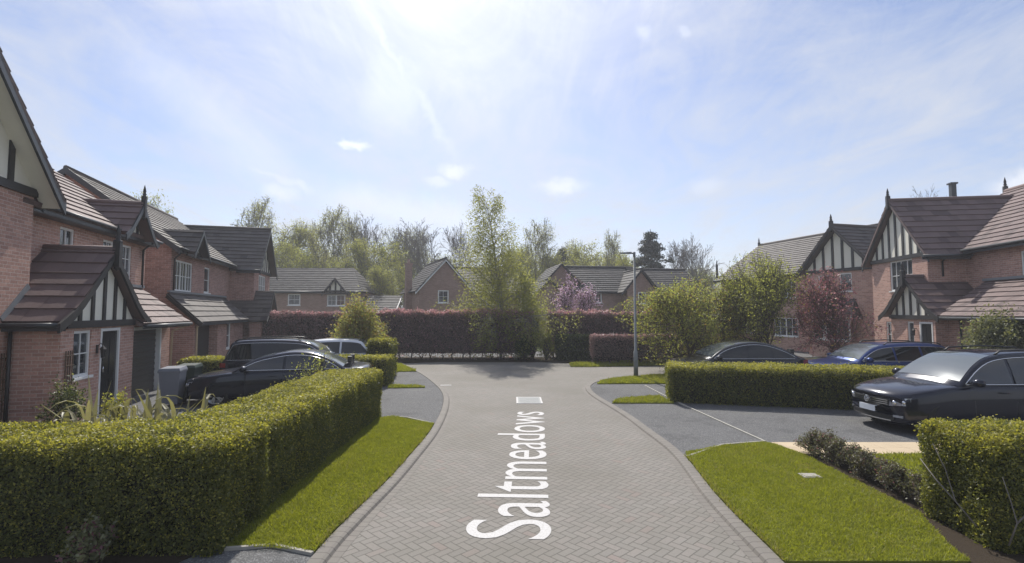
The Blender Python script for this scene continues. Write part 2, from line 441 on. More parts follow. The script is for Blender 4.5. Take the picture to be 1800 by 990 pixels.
def make_tree(name, seed, H, P, leafmats, wts, bark, nleaf, ls, spread=0.25, flat=0.0, r=None, stems=1, droop=0.0, W=None, label=None, cat='tree', group=None, loc=(0,0,0), sx=1.0):
    rng = np.random.default_rng(seed)
    segs, tips = [], []
    for k in range(stems):
        d = np.array([0, 0, 1.0]); p = np.array([0.0, 0, 0])
        if stems > 1:
            a = 2*PI*k/stems + rng.random(); d = np.array([math.cos(a)*P.get('lean', .3), math.sin(a)*P.get('lean', .3), 1.0]); d /= np.linalg.norm(d)
            p = np.array([math.cos(a)*.08, math.sin(a)*.08, 0])
        grow(rng, segs, tips, p, d, H*(0.95 if stems == 1 else 0.85+.15*rng.random()), r or H*0.016, 0, P)
    root = empty(name, loc, rnd.random()*0 , label, cat, group)
    sg = np.array(segs)
    zt = np.percentile(np.maximum(sg[:, 2], sg[:, 5]), 99.3); kz = H/zt
    kx = sx if W is None else (W/2)/np.percentile(np.hypot(sg[:, 3], sg[:, 4]), 95)
    sg[:, [0, 1, 3, 4]] *= kx; sg[:, [2, 5]] *= kz
    V, Fc = tubes_np(sg, 5 if len(sg) < 3000 else 3)
    mesh_np('trunk', V, Fc, bark, root, smooth=True)
    if nleaf:
        T = np.array(tips); T[:, :2] *= kx; T[:, 2] *= kz
        T = T[rng.random(len(T)) < P.get('keep', 1.0)]
        idx = rng.integers(0, len(T), nleaf)
        C = T[idx] + rng.normal(size=(nleaf, 3))*spread*np.array([1, 1, 0.8])
        if droop: C[:, 2] -= rng.random(nleaf)**1.3*droop
        C[:, 2] = np.maximum(C[:, 2], 0.25)
        s = ls*(0.6 + 0.8*rng.random(nleaf))
        V, Fc = leaf_quads(C, s, rng, flat)
        mi = rng.choice(len(leafmats), size=nleaf, p=wts)
        mesh_np('crown', V, Fc, leafmats, root, midx=mi)
    return root

def snoise(p, seed=0.0):
    x, y, z = p[:, 0], p[:, 1], p[:, 2]
    return (np.sin(x*2.1+seed)*np.cos(y*1.7-seed) + np.sin(z*3.3+x*1.3+seed*2) + .6*np.sin(x*5.3-y*4.1+seed) + .5*np.sin(y*7.9+z*5.1) + .5*np.cos(x*9.7+z*6.3+y*3.0))/3.6

def hedge(name, label, group, boxes, leaf, dens, mats, core, top_new=.8, side_new=.12, bulge=.05, rnd_r=.18, depth=.12, seed=1, new_band=.10, stems=None, zb=0.0, parent=None, corecol=None, cat='hedge', top_rag=.6):
    """boxes: (cx, cy, rot, len, wid, z0, z1): cx,cy = one corner, rot = direction of len"""
    rng = np.random.default_rng(seed)
    root = empty(name, (boxes[0][0], boxes[0][1], 0), 0, label, cat, group)
    off = np.array([boxes[0][0], boxes[0][1], 0])
    VV, FF, MM = [], [], []; cv, cf = [], []
    nb = 0
    core_mb = MB()
    for (cx, cy, rot, ln, wd, z0, z1) in boxes:
        h = z1 - z0
        areas = [ln*wd, ln*h, ln*h, wd*h, wd*h]
        P_, Nn, TOP = [], [], []
        for fi, A in enumerate(areas):
            m = int(A*dens)
            a, b = rng.random(m), rng.random(m)
            if fi == 0: p = np.stack([a*ln, b*wd, np.full(m, h)], 1); nn = (0, 0, 1)
            elif fi == 1: p = np.stack([a*ln, np.zeros(m), b*h], 1); nn = (0, -1, 0)
            elif fi == 2: p = np.stack([a*ln, np.full(m, wd), b*h], 1); nn = (0, 1, 0)
            elif fi == 3: p = np.stack([np.zeros(m), a*wd, b*h], 1); nn = (-1, 0, 0)
            else: p = np.stack([np.full(m, ln), a*wd, b*h], 1); nn = (1, 0, 0)
            nn = np.tile(np.array(nn, float), (m, 1))
            P_.append(p); Nn.append(nn)
        p = np.concatenate(P_); nn = np.concatenate(Nn); m = len(p)
        # rounded shoulders
        dz = h - p[:, 2]
        ex = np.minimum(np.minimum(p[:, 0], ln-p[:, 0]), np.minimum(p[:, 1], wd-p[:, 1]))
        istop = nn[:, 2] > .5
        p[:, 2] -= np.where(istop, np.clip(rnd_r-ex, 0, 1)**2/max(rnd_r, .01)*.55, 0)
        sh = np.where(~istop, np.clip(rnd_r-dz, 0, 1)**2/max(rnd_r, .01)*.55, 0)
        p -= nn*sh[:, None]
        # vertical corners
        exx = np.minimum(p[:, 0], ln-p[:, 0]); exy = np.minimum(p[:, 1], wd-p[:, 1])
        isx = np.abs(nn[:, 0]) > .5; isy = np.abs(nn[:, 1]) > .5
        p[:, 0] -= np.where(isx, nn[:, 0]*np.clip(rnd_r-exy, 0, 1)**2/max(rnd_r, .01)*.5, 0)
        p[:, 1] -= np.where(isy, nn[:, 1]*np.clip(rnd_r-exx, 0, 1)**2/max(rnd_r, .01)*.5, 0)
        cw = np.array([cx, cy, z0])
        c, s_ = math.cos(rot), math.sin(rot)
        def tow(q, isv=False):
            o = np.stack([q[:, 0]*c - q[:, 1]*s_, q[:, 0]*s_ + q[:, 1]*c, q[:, 2]], 1)
            return o if isv else o + cw
        W = tow(p); NW = tow(nn, True)
        disp = snoise(W*1.0, seed)*bulge + snoise(W*3.1, seed+3)*bulge*.55 + (NW[:, 2] > .5)*np.clip(snoise(W*5.7, seed+8), 0, 1)*bulge*top_rag
        dep = rng.random(m)**2*depth
        W = W + NW*(disp-dep)[:, None] + rng.normal(size=(m, 3))*leaf*.3
        # sprigs sticking out
        sprig = rng.random(m) < .02
        W[sprig] += NW[sprig]*rng.random((sprig.sum(), 1))*leaf*2.2
        s = leaf*(.6+.8*rng.random(m))
        V, Fc = leaf_quads(W-off, s, rng, .35, NW)
        hb = W[:, 2]-z0
        topd = np.clip((h + disp*istop) - hb, 0, 9)
        pn = side_new + (top_new-side_new)*np.exp(-(topd/new_band)**1.5)
        pn *= np.where(dep > depth*.55, .35, 1.0)
        clump = snoise(W*2.3, seed+9)
        pn *= np.clip(.9+.7*clump, .2, 1.3)
        mi = (rng.random(m) < pn).astype(np.int32)
        keep = rng.random(m) < np.clip(.86+.55*(snoise(W*2.7, seed+5)+.5*snoise(W*6.1, seed+6)), .18, 1)
        if stems: keep &= (hb > stems*(.8+.4*rng.random(m))) | (rng.random(m) < .10)
        Fk = Fc[keep]
        VV.append(V); FF.append(Fk + nb); MM.append(mi[keep]); nb += len(V)
        # solid dark box added inside the leaves to block light
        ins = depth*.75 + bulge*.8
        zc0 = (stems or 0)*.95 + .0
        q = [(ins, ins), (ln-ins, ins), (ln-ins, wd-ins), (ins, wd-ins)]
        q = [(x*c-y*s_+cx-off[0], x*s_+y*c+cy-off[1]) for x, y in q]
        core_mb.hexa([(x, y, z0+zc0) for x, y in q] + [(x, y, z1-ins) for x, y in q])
        if stems:
            for k in range(int(ln/.55)):
                x = (k+.5+rng.random()*.4-.2)*.55; y = wd*.5 + rng.normal()*.06
                X = (x*c-y*s_+cx-off[0], x*s_+y*c+cy-off[1])
                for _ in range(2):
                    core_mb.tube([(X[0], X[1], 0), (X[0]+rng.normal()*.05, X[1]+rng.normal()*.05, stems*.6), (X[0]+rng.normal()*.16, X[1]+rng.normal()*.12, stems*1.3)], [.028, .022, .014], 5)
    o = mesh_np('foliage', np.concatenate(VV), np.concatenate(FF), mats, root, midx=np.concatenate(MM))
    core_mb.build('shade_core_stems', core, root)  # light-blocking core box, together with any bare stems
    return root

def shrub(name, label, cat, group, loc, rad, h, leafmats, wts, nleaf, ls, seed, twigs=26, bark=None, flat=0.0, shell=.6, copies=False):
    rng = np.random.default_rng(seed)
    root = empty(name, loc, 0, label, cat, group)
    segs = []
    ends = []
    for k in range(twigs):
        a = rng.random()*2*PI; el = .25+1.25*rng.random()**.8
        tip = np.array([math.cos(a)*math.cos(el)*rad, math.sin(a)*math.cos(el)*rad, max(.1, math.sin(el))*h])*(.75+.3*rng.random())
        mid = tip*np.array([.35, .35, .55])+rng.normal(size=3)*.03*h
        segs.append((0, 0, 0, *mid, .02*h**.5, .012*h**.5)); segs.append((*mid, *tip, .012*h**.5, .003)); ends.append((mid, tip))
    V, Fc = tubes_np(segs, 4); mesh_np('stems', V, Fc, bark or M['bark'], root)
    e = rng.integers(0, twigs, nleaf); t = .25+.8*rng.random(nleaf)**.7
    mid = np.array([x[0] for x in ends])[e]; tip = np.array([x[1] for x in ends])[e]
    C = mid + (tip-mid)*t[:, None] + rng.normal(size=(nleaf, 3))*np.array([rad, rad, h])*.09
    C[:, 2] = np.maximum(C[:, 2], .03)
    V, Fc = leaf_quads(C, ls*(.6+.8*rng.random(nleaf)), rng, flat)
    mesh_np('foliage', V, Fc, leafmats, root, midx=rng.choice(len(leafmats), size=nleaf, p=wts))
    return root

def in_poly(P, poly):
    x, y = P[:, 0], P[:, 1]; ins = np.zeros(len(P), bool); n = len(poly)
    for i in range(n):
        x1, y1 = poly[i]; x2, y2 = poly[(i+1) % n]
        c = ((y1 > y) != (y2 > y)) & (x < (x2-x1)*(y-y1)/((y2-y1) if y2 != y1 else 1e-9)+x1)
        ins ^= c
    return ins
def grass(name, label, poly, z, dens, h, wd, seed=3, ragged=None):
    rng = np.random.default_rng(seed)
    pa = np.array(poly); lo, hi = pa.min(0), pa.max(0)
    n = int((hi[0]-lo[0])*(hi[1]-lo[1])*dens)
    P = lo + rng.random((n, 2))*(hi-lo)
    P = P[in_poly(P, poly)]; n = len(P)
    off = pa.mean(0)
    B = np.concatenate([P-off, np.full((n, 1), 0.0)], 1)
    cl = snoise(np.concatenate([P*1.6, np.zeros((n, 1))], 1), seed)
    hh = h*(.40+.8*rng.random(n))*np.clip(1+.45*cl+.55*snoise(np.concatenate([P*5.5, np.zeros((n, 1))], 1), seed+1), .3, 2.4)
    a = rng.random(n)*2*PI; dx = np.stack([np.cos(a), np.sin(a), np.zeros(n)], 1)*(wd*(.6+.8*rng.random(n)))[:, None]
    tip = B + np.stack([rng.normal(size=n)*.55*hh, rng.normal(size=n)*.55*hh, hh], 1)
    V = np.stack([B-dx, B+dx, tip], 1).reshape(-1, 3)
    mi = (rng.random(n) < np.clip(.06+.30*snoise(np.concatenate([P*.9, np.zeros((n, 1))], 1), seed+4), 0, .4)).astype(np.int32)
    if ragged:
        # longer, drier blades leaning over the kerb
        q = []
        for (x, y) in ragged:
            k = 26
            q.append(np.stack([x+rng.normal(size=k)*.022, y+rng.uniform(-.06, .06, k)], 1))
        Q = np.concatenate(q); k = len(Q); B2 = np.concatenate([Q-off, np.full((k, 1), 0.0)], 1)
        Q3 = np.concatenate([Q*3, np.zeros((k, 1))], 1); ok = snoise(Q3, 2.0) > -.15; B2 = B2[ok]; k = len(B2)
        a = rng.random(k)*2*PI; dx = np.stack([np.cos(a), np.sin(a), np.zeros(k)], 1)*wd
        tp = B2 + np.stack([rng.normal(size=k)*.03, rng.normal(size=k)*.03, h*(.7+1.3*rng.random(k))], 1)
        V = np.concatenate([V, np.stack([B2-dx, B2+dx, tp], 1).reshape(-1, 3)]); mi = np.concatenate([mi, (rng.random(k) < .5).astype(np.int32)]); n += k
    o = mesh_np(name, V, np.arange(n*3).reshape(-1, 3), [L['grass'], L['dry_grass']], midx=mi)
    o.location = (off[0], off[1], z)
    return tag(o, label, 'grass', None, 'stuff')
# ---------------------------------------------------------------- houses
def clip_band(poly, v0, v1):
    def clip(pts, f):
        out = []
        for i in range(len(pts)):
            a, b = pts[i], pts[(i+1) % len(pts)]
            fa, fb = f(a), f(b)
            if fa >= 0: out.append(a)
            if (fa > 0 and fb < 0) or (fa < 0 and fb > 0):
                t = fa/(fa-fb); out.append((a[0]+(b[0]-a[0])*t, a[1]+(b[1]-a[1])*t))
        return out
    p = clip(poly, lambda q: q[1]-v0)
    return clip(p, lambda q: v1-q[1]) if len(p) > 2 else []
tile_rnd = random.Random(99)
def roof_plane(mb, pts, gauge=.3, lift=.035, thick=.09, tilew=0.0):
    """stepped tile courses on the convex planar polygon pts, first edge = eave"""
    pts = [Vector(p) for p in pts]
    o = pts[0]; u = (pts[1]-pts[0]).normalized()
    n = (pts[1]-pts[0]).cross(pts[2]-pts[0]).normalized()
    if n.z < 0: n = -n
    v = n.cross(u)
    if v.z < 0: v = -v
    P2 = [((p-o).dot(u), (p-o).dot(v)) for p in pts]
    vm = max(q[1] for q in P2)
    k = 0
    while k*gauge < vm-1e-4:
        v0, v1 = k*gauge, min((k+1)*gauge, vm)
        q = clip_band(P2, v0, v1)
        if len(q) > 2:
            tw = .34; st_ = (k % 2)*tw/2
            u0_, u1_ = min(a[0] for a in q), max(a[0] for a in q)
            i0 = int(math.floor((u0_-st_)/tw))
            while st_+i0*tw < u1_:
                ua, ub = st_+i0*tw, st_+(i0+1)*tw; i0 += 1
                w_ = [(a[1], a[0]) for a in q]
                w_ = clip_band(w_, ua+.0015, ub-.0015)
                if len(w_) < 3: continue
                jl = tile_rnd.uniform(-.003, .004)
                mb.poly([o+u*a[1]+v*a[0]+n*(lift*(1-(a[0]-v0)/gauge)+.004+jl) for a in w_])
            # nose of the course
            lo = [a for a in q if abs(a[1]-v0) < 1e-4]
            if len(lo) >= 2:
                a, b = min(lo), max(lo)
                pa, pb = o+u*a[0]+v*a[1], o+u*b[0]+v*b[1]
                mb.poly([pa-n*.012, pb-n*.012, pb+n*(lift+.004), pa+n*(lift+.004)])
        k += 1
    mb.poly([p-n*thick for p in reversed(pts)])
    m_ = len(pts)
    for i in range(m_):
        j = (i+1) % m_
        mb.poly([pts[i]-n*thick, pts[j]-n*thick, pts[j], pts[i]])

class House:
    def __init__(s, name, loc, rz, label, cat='house', group=None, brick='brick', tile='tile', gauge=.3):
        s.root = empty(name, (*loc, 0), rz, label, cat, group)
        s.W, s.T, s.FA = MB(), MB(), MB()
        s.brick, s.tile, s.g = brick, tile, gauge
    def P(s, k, c, u, z, off=0.0, sgn=1):
        return (c+off*sgn, u, z) if k == 'x' else (u, c+off*sgn, z)
    def bx(s, mb, k, c, sgn, u0, u1, z0, z1, o0, o1, m=0):
        """box on a facade: o0..o1 = distance out of the wall plane"""
        if k == 'x': mb.box(c+o0*sgn, c+o1*sgn, u0, u1, z0, z1, m)
        else: mb.box(u0, u1, c+o0*sgn, c+o1*sgn, z0, z1, m)
    def wall(s, k, c, sgn, u0, u1, z0, z1, holes=(), rev=.09):
        us = sorted(set([u0, u1]+[h[0] for h in holes]+[h[1] for h in holes]))
        zs = sorted(set([z0, z1]+[h[2] for h in holes]+[h[3] for h in holes]))
        for a, b in zip(us, us[1:]):
            for c0, d in zip(zs, zs[1:]):
                um, zm = (a+b)/2, (c0+d)/2
                if any(h[0] < um < h[1] and h[2] < zm < h[3] for h in holes): continue
                s.W.poly([s.P(k, c, a, c0), s.P(k, c, b, c0), s.P(k, c, b, d), s.P(k, c, a, d)])
        for (a, b, c0, d) in holes:
            i = -rev
            for (p, q) in (((a, c0), (b, c0)), ((b, c0), (b, d)), ((b, d), (a, d)), ((a, d), (a, c0))):
                s.W.poly([s.P(k, c, p[0], p[1]), s.P(k, c, q[0], q[1]), s.P(k, c, q[0], q[1], i, sgn), s.P(k, c, p[0], p[1], i, sgn)])
    def box_walls(s, x0, x1, y0, y1, z0, z1, **holes):
        s.wall('x', x1, 1, y0, y1, z0, z1, holes.get('px', ()))
        s.wall('x', x0, -1, y0, y1, z0, z1, holes.get('nx', ()))
        s.wall('y', y1, 1, x0, x1, z0, z1, holes.get('py', ()))
        s.wall('y', y0, -1, x0, x1, z0, z1, holes.get('ny', ()))
    def window(s, k, c, sgn, u0, u1, z0, z1, nu=2, nz=2, sill=True, cas=1, curtain=True, rev=.085, fr=.06, name='window'):
        f = MB()
        B = lambda a, b, c0, d, o0, o1, m=0: s.bx(f, k, c, sgn, a, b, c0, d, o0, o1, m)
        e = .003; a, b, c0, d = u0+e, u1-e, z0+e, z1-e
        o0, o1 = -rev, -rev+.055
        B(a, b, c0, c0+fr, o0, o1); B(a, b, d-fr, d, o0, o1)
        B(a, a+fr, c0+fr, d-fr, o0, o1); B(b-fr, b, c0+fr, d-fr, o0, o1)
        cw = (b-a)/cas
        for i in range(1, cas): B(a+i*cw-fr*.6, a+i*cw+fr*.6, c0+fr, d-fr, o0, o1-.004)
        for i in range(cas):
            for j in range(1, nu): B(a+i*cw+j*cw/nu-.012, a+i*cw+j*cw/nu+.012, c0+fr, d-fr, o0+.02, o1-.012)
        for j in range(1, nz): B(a+fr, b-fr, c0+j*(d-c0)/nz-.012, c0+j*(d-c0)/nz+.012, o0+.021, o1-.014)
        if sill: B(u0-.06, u1+.06, z0-.05, z0+e*.5, -rev*.9, .05)
        w = f.build(name, M['white'], s.root)
        g = MB(); s.bx(g, k, c, sgn, a+fr*.5, b-fr*.5, c0+fr*.5, d-fr*.5, o0+.004, o0+.018)
        g.build('pane', M['glass'], w)
        return w
    def gable_tri(s, mb, k, c, u0, u1, z0, zr, off=0.0, sgn=1, m=0):
        mb.poly([s.P(k, c, u0, z0, off, sgn), s.P(k, c, u1, z0, off, sgn), s.P(k, c, (u0+u1)/2, zr, off, sgn)], m)
    def roof(s, axis, r0, r1, c, hw, ze, zr, only=None, tiles=None):
        """gable roof, ridge along axis from r0 to r1, centred c, eave edges at c+-hw"""
        T = tiles or s.T
        for sg in (-1, 1):
            if only and sg != only: continue
            if axis == 'x': pts = [(r0, c+sg*hw, ze), (r1, c+sg*hw, ze), (r1, c, zr), (r0, c, zr)]
            else: pts = [(c+sg*hw, r0, ze), (c+sg*hw, r1, ze), (c, r1, zr), (c, r0, zr)]
            roof_plane(T, pts, s.g)
        # ridge tiles
        a, b = ((r0, c, zr+.03), (r1, c, zr+.03)) if axis == 'x' else ((c, r0, zr+.03), (c, r1, zr+.03))
        T.tube([a, b], .09, 8)
    def barge(s, k, c, sgn, u0, u1, z0, zr, wd=.16, off=.0, th=.04, m='fascia', part='bargeboard', flare=0.0, ends=True):
        mb = MB(); um = (u0+u1)/2
        for (ua) in (u0, u1):
            d = Vector((um-ua, zr-z0)).normalized()
            nrm = Vector((-d.y, d.x)) if d.x > 0 else Vector((d.y, -d.x))  # upward normal
            pts = []
            N = 6
            for i in range(N+1):
                t = i/N
                fl = flare*(max(0, 1-t*3))**2
                pts.append((ua+(um-ua)*t + (-1 if ua < um else 1)*fl*1.0, z0+(zr-z0)*t + fl*.15))
            for i in range(N):
                (a, za), (b, zb_) = pts[i], pts[i+1]
                lo = -wd
                q = [s.P(k, c, a, za, off, sgn), s.P(k, c, b, zb_, off, sgn), s.P(k, c, b, zb_-wd/abs(d.x) * .95, off, sgn), s.P(k, c, a, za-wd/abs(d.x)*.95, off, sgn)]
                q2 = [s.P(k, c, a, za, off+th, sgn), s.P(k, c, b, zb_, off+th, sgn), s.P(k, c, b, zb_-wd/abs(d.x)*.95, off+th, sgn), s.P(k, c, a, za-wd/abs(d.x)*.95, off+th, sgn)]
                mb.hexa(q+q2)
        return mb.build(part, M[m], s.root)
    def timber_gable(s, k, c, sgn, u0, u1, z0, zr, nst=5, sw=.12, beam=.16, curve=False, apex_king=True):
        """cream panel with black studs above a beam; the triangle u0..u1, z0..zr"""
        p = MB(); um = (u0+u1)/2
        s.gable_tri(p, k, c, u0, u1, z0, zr, .004, sgn)
        panel = p.build('gable_panel', M['render'], s.root)
        t = MB()
        for i in range(1, nst+1):
            u = u0+(u1-u0)*i/(nst+1)
            def top(uu): return z0+(zr-z0)*(1-abs(uu-um)/((u1-u0)/2))
            zt0, zt1 = top(u-sw/2)-.02, top(u+sw/2)-.02
            if abs(u-um) < sw/2: zt0 = zt1 = zr-.1
            a = [s.P(k, c, u-sw/2, z0, .006, sgn), s.P(k, c, u+sw/2, z0, .006, sgn), s.P(k, c, u+sw/2, max(zt1, z0+.05), .006, sgn), s.P(k, c, u-sw/2, max(zt0, z0+.05), .006, sgn)]
            b = [s.P(k, c, u-sw/2, z0, .04, sgn), s.P(k, c, u+sw/2, z0, .04, sgn), s.P(k, c, u+sw/2, max(zt1, z0+.05), .04, sgn), s.P(k, c, u-sw/2, max(zt0, z0+.05), .04, sgn)]
            t.hexa(a+b)
        s.bx(t, k, c, sgn, u0-.02, u1+.02, z0-beam, z0, -.01, .07)
        t.build('gable_timber', M['timber'], s.root)
        return panel
    def finial(s, x, y, z, hup=.55, hdown=.3, r=.06):
        mb = MB()
        mb.box(x-r, x+r, y-r, y+r, z-hdown, z+hup*.3)
        mb.lathe([(0, -hdown-.1), (r*.9, -hdown-.04), (r*.7, -hdown+.002)], (x, y, z), 8)
        mb.lathe([(r*1.35, hup*.3), (r*1.35, hup*.36), (r*.6, hup*.40), (r*1.0, hup*.48), (r*.55, hup*.56), (r*.8, hup*.64), (0.008, hup)], (x, y, z), 8)
        return mb.build('finial', M['timber'], s.root)
    def pipe(s, pts, r=.035, m='timber'):
        mb = MB(); mb.tube(pts, r, 8); return mb.build('drainpipe', M[m], s.root)
    def gutter(s, k, c, u0, u1, z, sgn=1, depth=.10):
        """fascia board and half-round gutter under an eave running along u at wall offset c"""
        s.bx(s.FA, k, c, sgn, u0, u1, z-.20, z-.03, -.03, 0.0)
        a, b = s.P(k, c, u0, z-.06, .055, sgn), s.P(k, c, u1, z-.06, .055, sgn)
        s.FA.tube([a, b], .05, 8)
    def door(s, k, c, sgn, u0, u1, z1, m='door', rev=.06):
        f = MB(); fr = .07
        for q in ((u0+.003, u0+fr, 0, z1), (u1-fr, u1-.003, 0, z1), (u0+fr, u1-fr, z1-fr, z1-.003)):
            s.bx(f, k, c, sgn, *q, -rev, .012)
        fo = f.build('door_frame', M['white'], s.root)
        d = MB(); a, b, z0, zt = u0+fr, u1-fr, .03, z1-fr
        s.bx(d, k, c, sgn, a, b, z0, zt, -rev, -rev+.03)
        w = b-a
        for (p0, p1, q0, q1) in ((.14, .44, .08, .40), (.56, .86, .08, .40), (.14, .44, .48, .92), (.56, .86, .48, .92)):
            s.bx(d, k, c, sgn, a+w*p0, a+w*p1, z0+(zt-z0)*q0, z0+(zt-z0)*q1, -rev+.03, -rev+.042)
        do = d.build('door', M[m], s.root)
        h = MB()
        p = s.P(k, c, a+w*.12, 1.05, -rev+.07, sgn); q = s.P(k, c, a+w*.12, 1.18, -rev+.07, sgn)
        h.tube([p, q], .012, 6)
        h.build('handle', M['chrome'], do)
    def done(s):
        s.W.build('wall', M[s.brick], s.root)
        if s.T.f: s.T.build('roof', M[s.tile], s.root)
        if s.FA.f: s.FA.build('gutter', M['fascia'], s.root)
        return s.root
# ---------------------------------------------------------------- cars
def catmull(P, n):
    P = np.array(P, float); out = []
    Q = np.concatenate([[2*P[0]-P[1]], P, [2*P[-1]-P[-2]]])
    for i in range(1, len(Q)-2):
        for t in np.arange(n)/n:
            out.append(.5*((2*Q[i])+(-Q[i-1]+Q[i+1])*t+(2*Q[i-1]-5*Q[i]+4*Q[i+1]-Q[i+2])*t*t+(-Q[i-1]+3*Q[i]-3*Q[i+1]+Q[i+2])*t**3))
    out.append(P[-1]); return np.array(out)
def car_paint(name, col, metal=0.3, rough=.3):
    n = NT(name); tc = n.n('ShaderNodeTexCoord').outputs['Object']
    c = n.mix(n.noise(tc, 3, 4), tuple(x*.9 for x in col), tuple(x*1.1 for x in col))
    b = n.pbsdf(Base_Color=c, Roughness=rough, Metallic=metal)
    b.inputs['Coat Weight'].default_value = .55; b.inputs['Coat Roughness'].default_value = .05; b.inputs['Specular IOR Level'].default_value = .3
    return n.mat
GL_DARK = None
def make_car(name, label, loc, rz, Lc=4.5, Wd=1.84, H=1.65, belt=1.0, hood=.98, tail=.95, prof=None, paint=None, rails=False, glass='car_glass', rearz=None,
             grille=True, emblem=False, group='parked cars', front_details=True, glassdark=False):
    hw = Wd/2; hl = Lc/2
    root = empty(name, (*loc, 0), rz, label, 'car', group)
    def warp(p):
        x, y, z = p
        f = abs(y)/hw
        t = max(0, (abs(x)-hl*.45)/(hl*.55))
        k = (.22 if x > 0 else .12)*f**2.6*t
        x2 = x - math.copysign(k, x)
        y2 = y*(1-.10*t**3)
        return (x2, y2, z)
    wp = lambda mb: setattr(mb, 'v', [warp(q) for q in mb.v])
    # body lower
    zb = .22
    wheel_r = .34 if H > 1.55 else .325
    st = [(hl, .38, hood*.70, .92), (hl-.03, .26, hood*.775, .96), (hl-.20, zb, hood*.86, .985), (hl-.60, zb-.02, hood*.935, 1.0),
          (hl-1.15, zb-.02, hood, 1.0), (0.35*hl*0+.3, zb-.02, belt, 1.0), (-.4, zb-.02, belt+.005, 1.0), (-hl+1.0, zb-.02, belt+.01, 1.0), (-hl+.4, zb, (tail+belt)/2+.02, .99),
          (-hl+.12, zb+.03, tail, .975), (-hl+.02, .30, tail*.9, .95), (-hl, .40, tail*.78, .92)]
    rings = []
    for (x, b, t, w) in st:
        w *= hw; h = t-b
        rings.append([(x, 0, b), (x, w*.80, b), (x, w*.95, b+.05), (x, w*.995, b+.30*h), (x, w, b+.55*h), (x, w*.985, b+.78*h), (x, w*.955, t-.045), (x, w*.84, t-.004), (x, w*.45, t+.022), (x, 0, t+.03)])
    A = catmull(rings, 5)                       # along the car
    A = np.transpose(A, (1, 0, 2)); A = catmull(A, 4); A = np.transpose(A, (1, 0, 2))
    ni, nj = A.shape[:2]
    verts = []; idx = np.zeros((ni, 2*nj-2), int)
    for i in range(ni):
        for j in range(nj):
            idx[i, j] = len(verts); verts.append(warp(A[i, j]))
        for j in range(nj-2, 0, -1):
            idx[i, nj+(nj-2-j)] = len(verts); p = A[i, j]; verts.append(warp((p[0], -p[1], p[2])))
    m_ = 2*nj-2; faces = []
    for i in range(ni-1):
        for j in range(m_):
            j2 = (j+1) % m_
            faces.append((idx[i, j], idx[i, j2], idx[i+1, j2], idx[i+1, j]))
    faces.append(tuple(idx[0][::-1])); faces.append(tuple(idx[-1]))
    me = bpy.data.meshes.new('body'); me.from_pydata(verts, [], faces); me.materials.append(paint); me.materials.append(M['blackplastic'])
    me.polygons.foreach_set('use_smooth', [True]*(len(faces)-2)+[False]*2)
    me.update()
    body = link_mesh('body', me, None)
    # wheel arches cut out of the body
    wx = (hl-.86, -hl+.84)
    cut = MB()
    for x in wx:
        for sg in (-1, 1):
            y0, y1 = (hw-.30, hw+.3) if sg > 0 else (-hw-.3, -hw+.30)
            n = 28; b = len(cut.v)
            for y in (y0, y1):
                for k in range(n):
                    a = 2*PI*k/n; cut.v.append((x+math.cos(a)*(wheel_r+.055), y, wheel_r+.01+math.sin(a)*(wheel_r+.055)))
            for k in range(n):
                k2 = (k+1) % n; cut.f.append((b+k, b+k2, b+n+k2, b+n+k)); cut.m.append(0); cut.sm.append(False)
            cut.f.append(tuple(b+k for k in reversed(range(n)))); cut.m.append(0); cut.sm.append(False)
            cut.f.append(tuple(b+n+k for k in range(n))); cut.m.append(0); cut.sm.append(False)
    co = cut.build('cutter', M['blackplastic'])
    md = body.modifiers.new('b', 'BOOLEAN'); md.object = co; md.operation = 'DIFFERENCE'; md.solver = 'EXACT'
    try: md.material_mode = 'TRANSFER'
    except Exception: pass
    bpy.context.view_layer.update()
    dg = bpy.context.evaluated_depsgraph_get()
    me2 = bpy.data.meshes.new_from_object(body.evaluated_get(dg))
    body.modifiers.clear(); body.data = me2; bpy.data.objects.remove(co); body.parent = root
    # greenhouse
    xs0, xr0, xr1, xe = prof                    # windscreen foot, roof front, roof rear, rear glass foot (car x)
    rp = catmull([(xs0, belt-.02), (xs0+(xr0-xs0)*.5, belt+(H-belt)*.60), (xr0, H-.055), ((xr0+xr1)/2, H), (xr1, H-.045), ((xr1+xe)/2*1.0, belt+(H-belt)*.56), (xe, (rearz or tail)-.02)], 6)
    gx, gz = rp[:, 0], rp[:, 1]
    yb, yt = hw*.945, hw*.70
    def ys(z): return yb+(yt-yb)*min(1, max(0, (z-belt)/(H-belt)))**1.15
    mb = MB(); rows = []
    base = belt-.06
    for x, z in zip(gx, gz):
        y = ys(z)
        half = [(x, yb, base), (x, ys(base+(z-base)*.5), base+(z-base)*.5), (x, ys(z-.03)-.004, z-.03), (x, y-.03, z), (x, y*.5, z+.022), (x, 0, z+.03)]
        ring = [warp(p) for p in half] + [warp((p[0], -p[1], p[2])) for p in half[-2::-1]]
        rows.append(ring)
    b = 0
    for r_ in rows: mb.v += r_
    m_ = len(rows[0])
    for i in range(len(rows)-1):
        for j in range(m_-1):
            mb.f.append((i*m_+j, i*m_+j+1, (i+1)*m_+j+1, (i+1)*m_+j)); mb.m.append(0); mb.sm.append(True)
    mb.build('roof', paint, body)
    gm = M[glass]
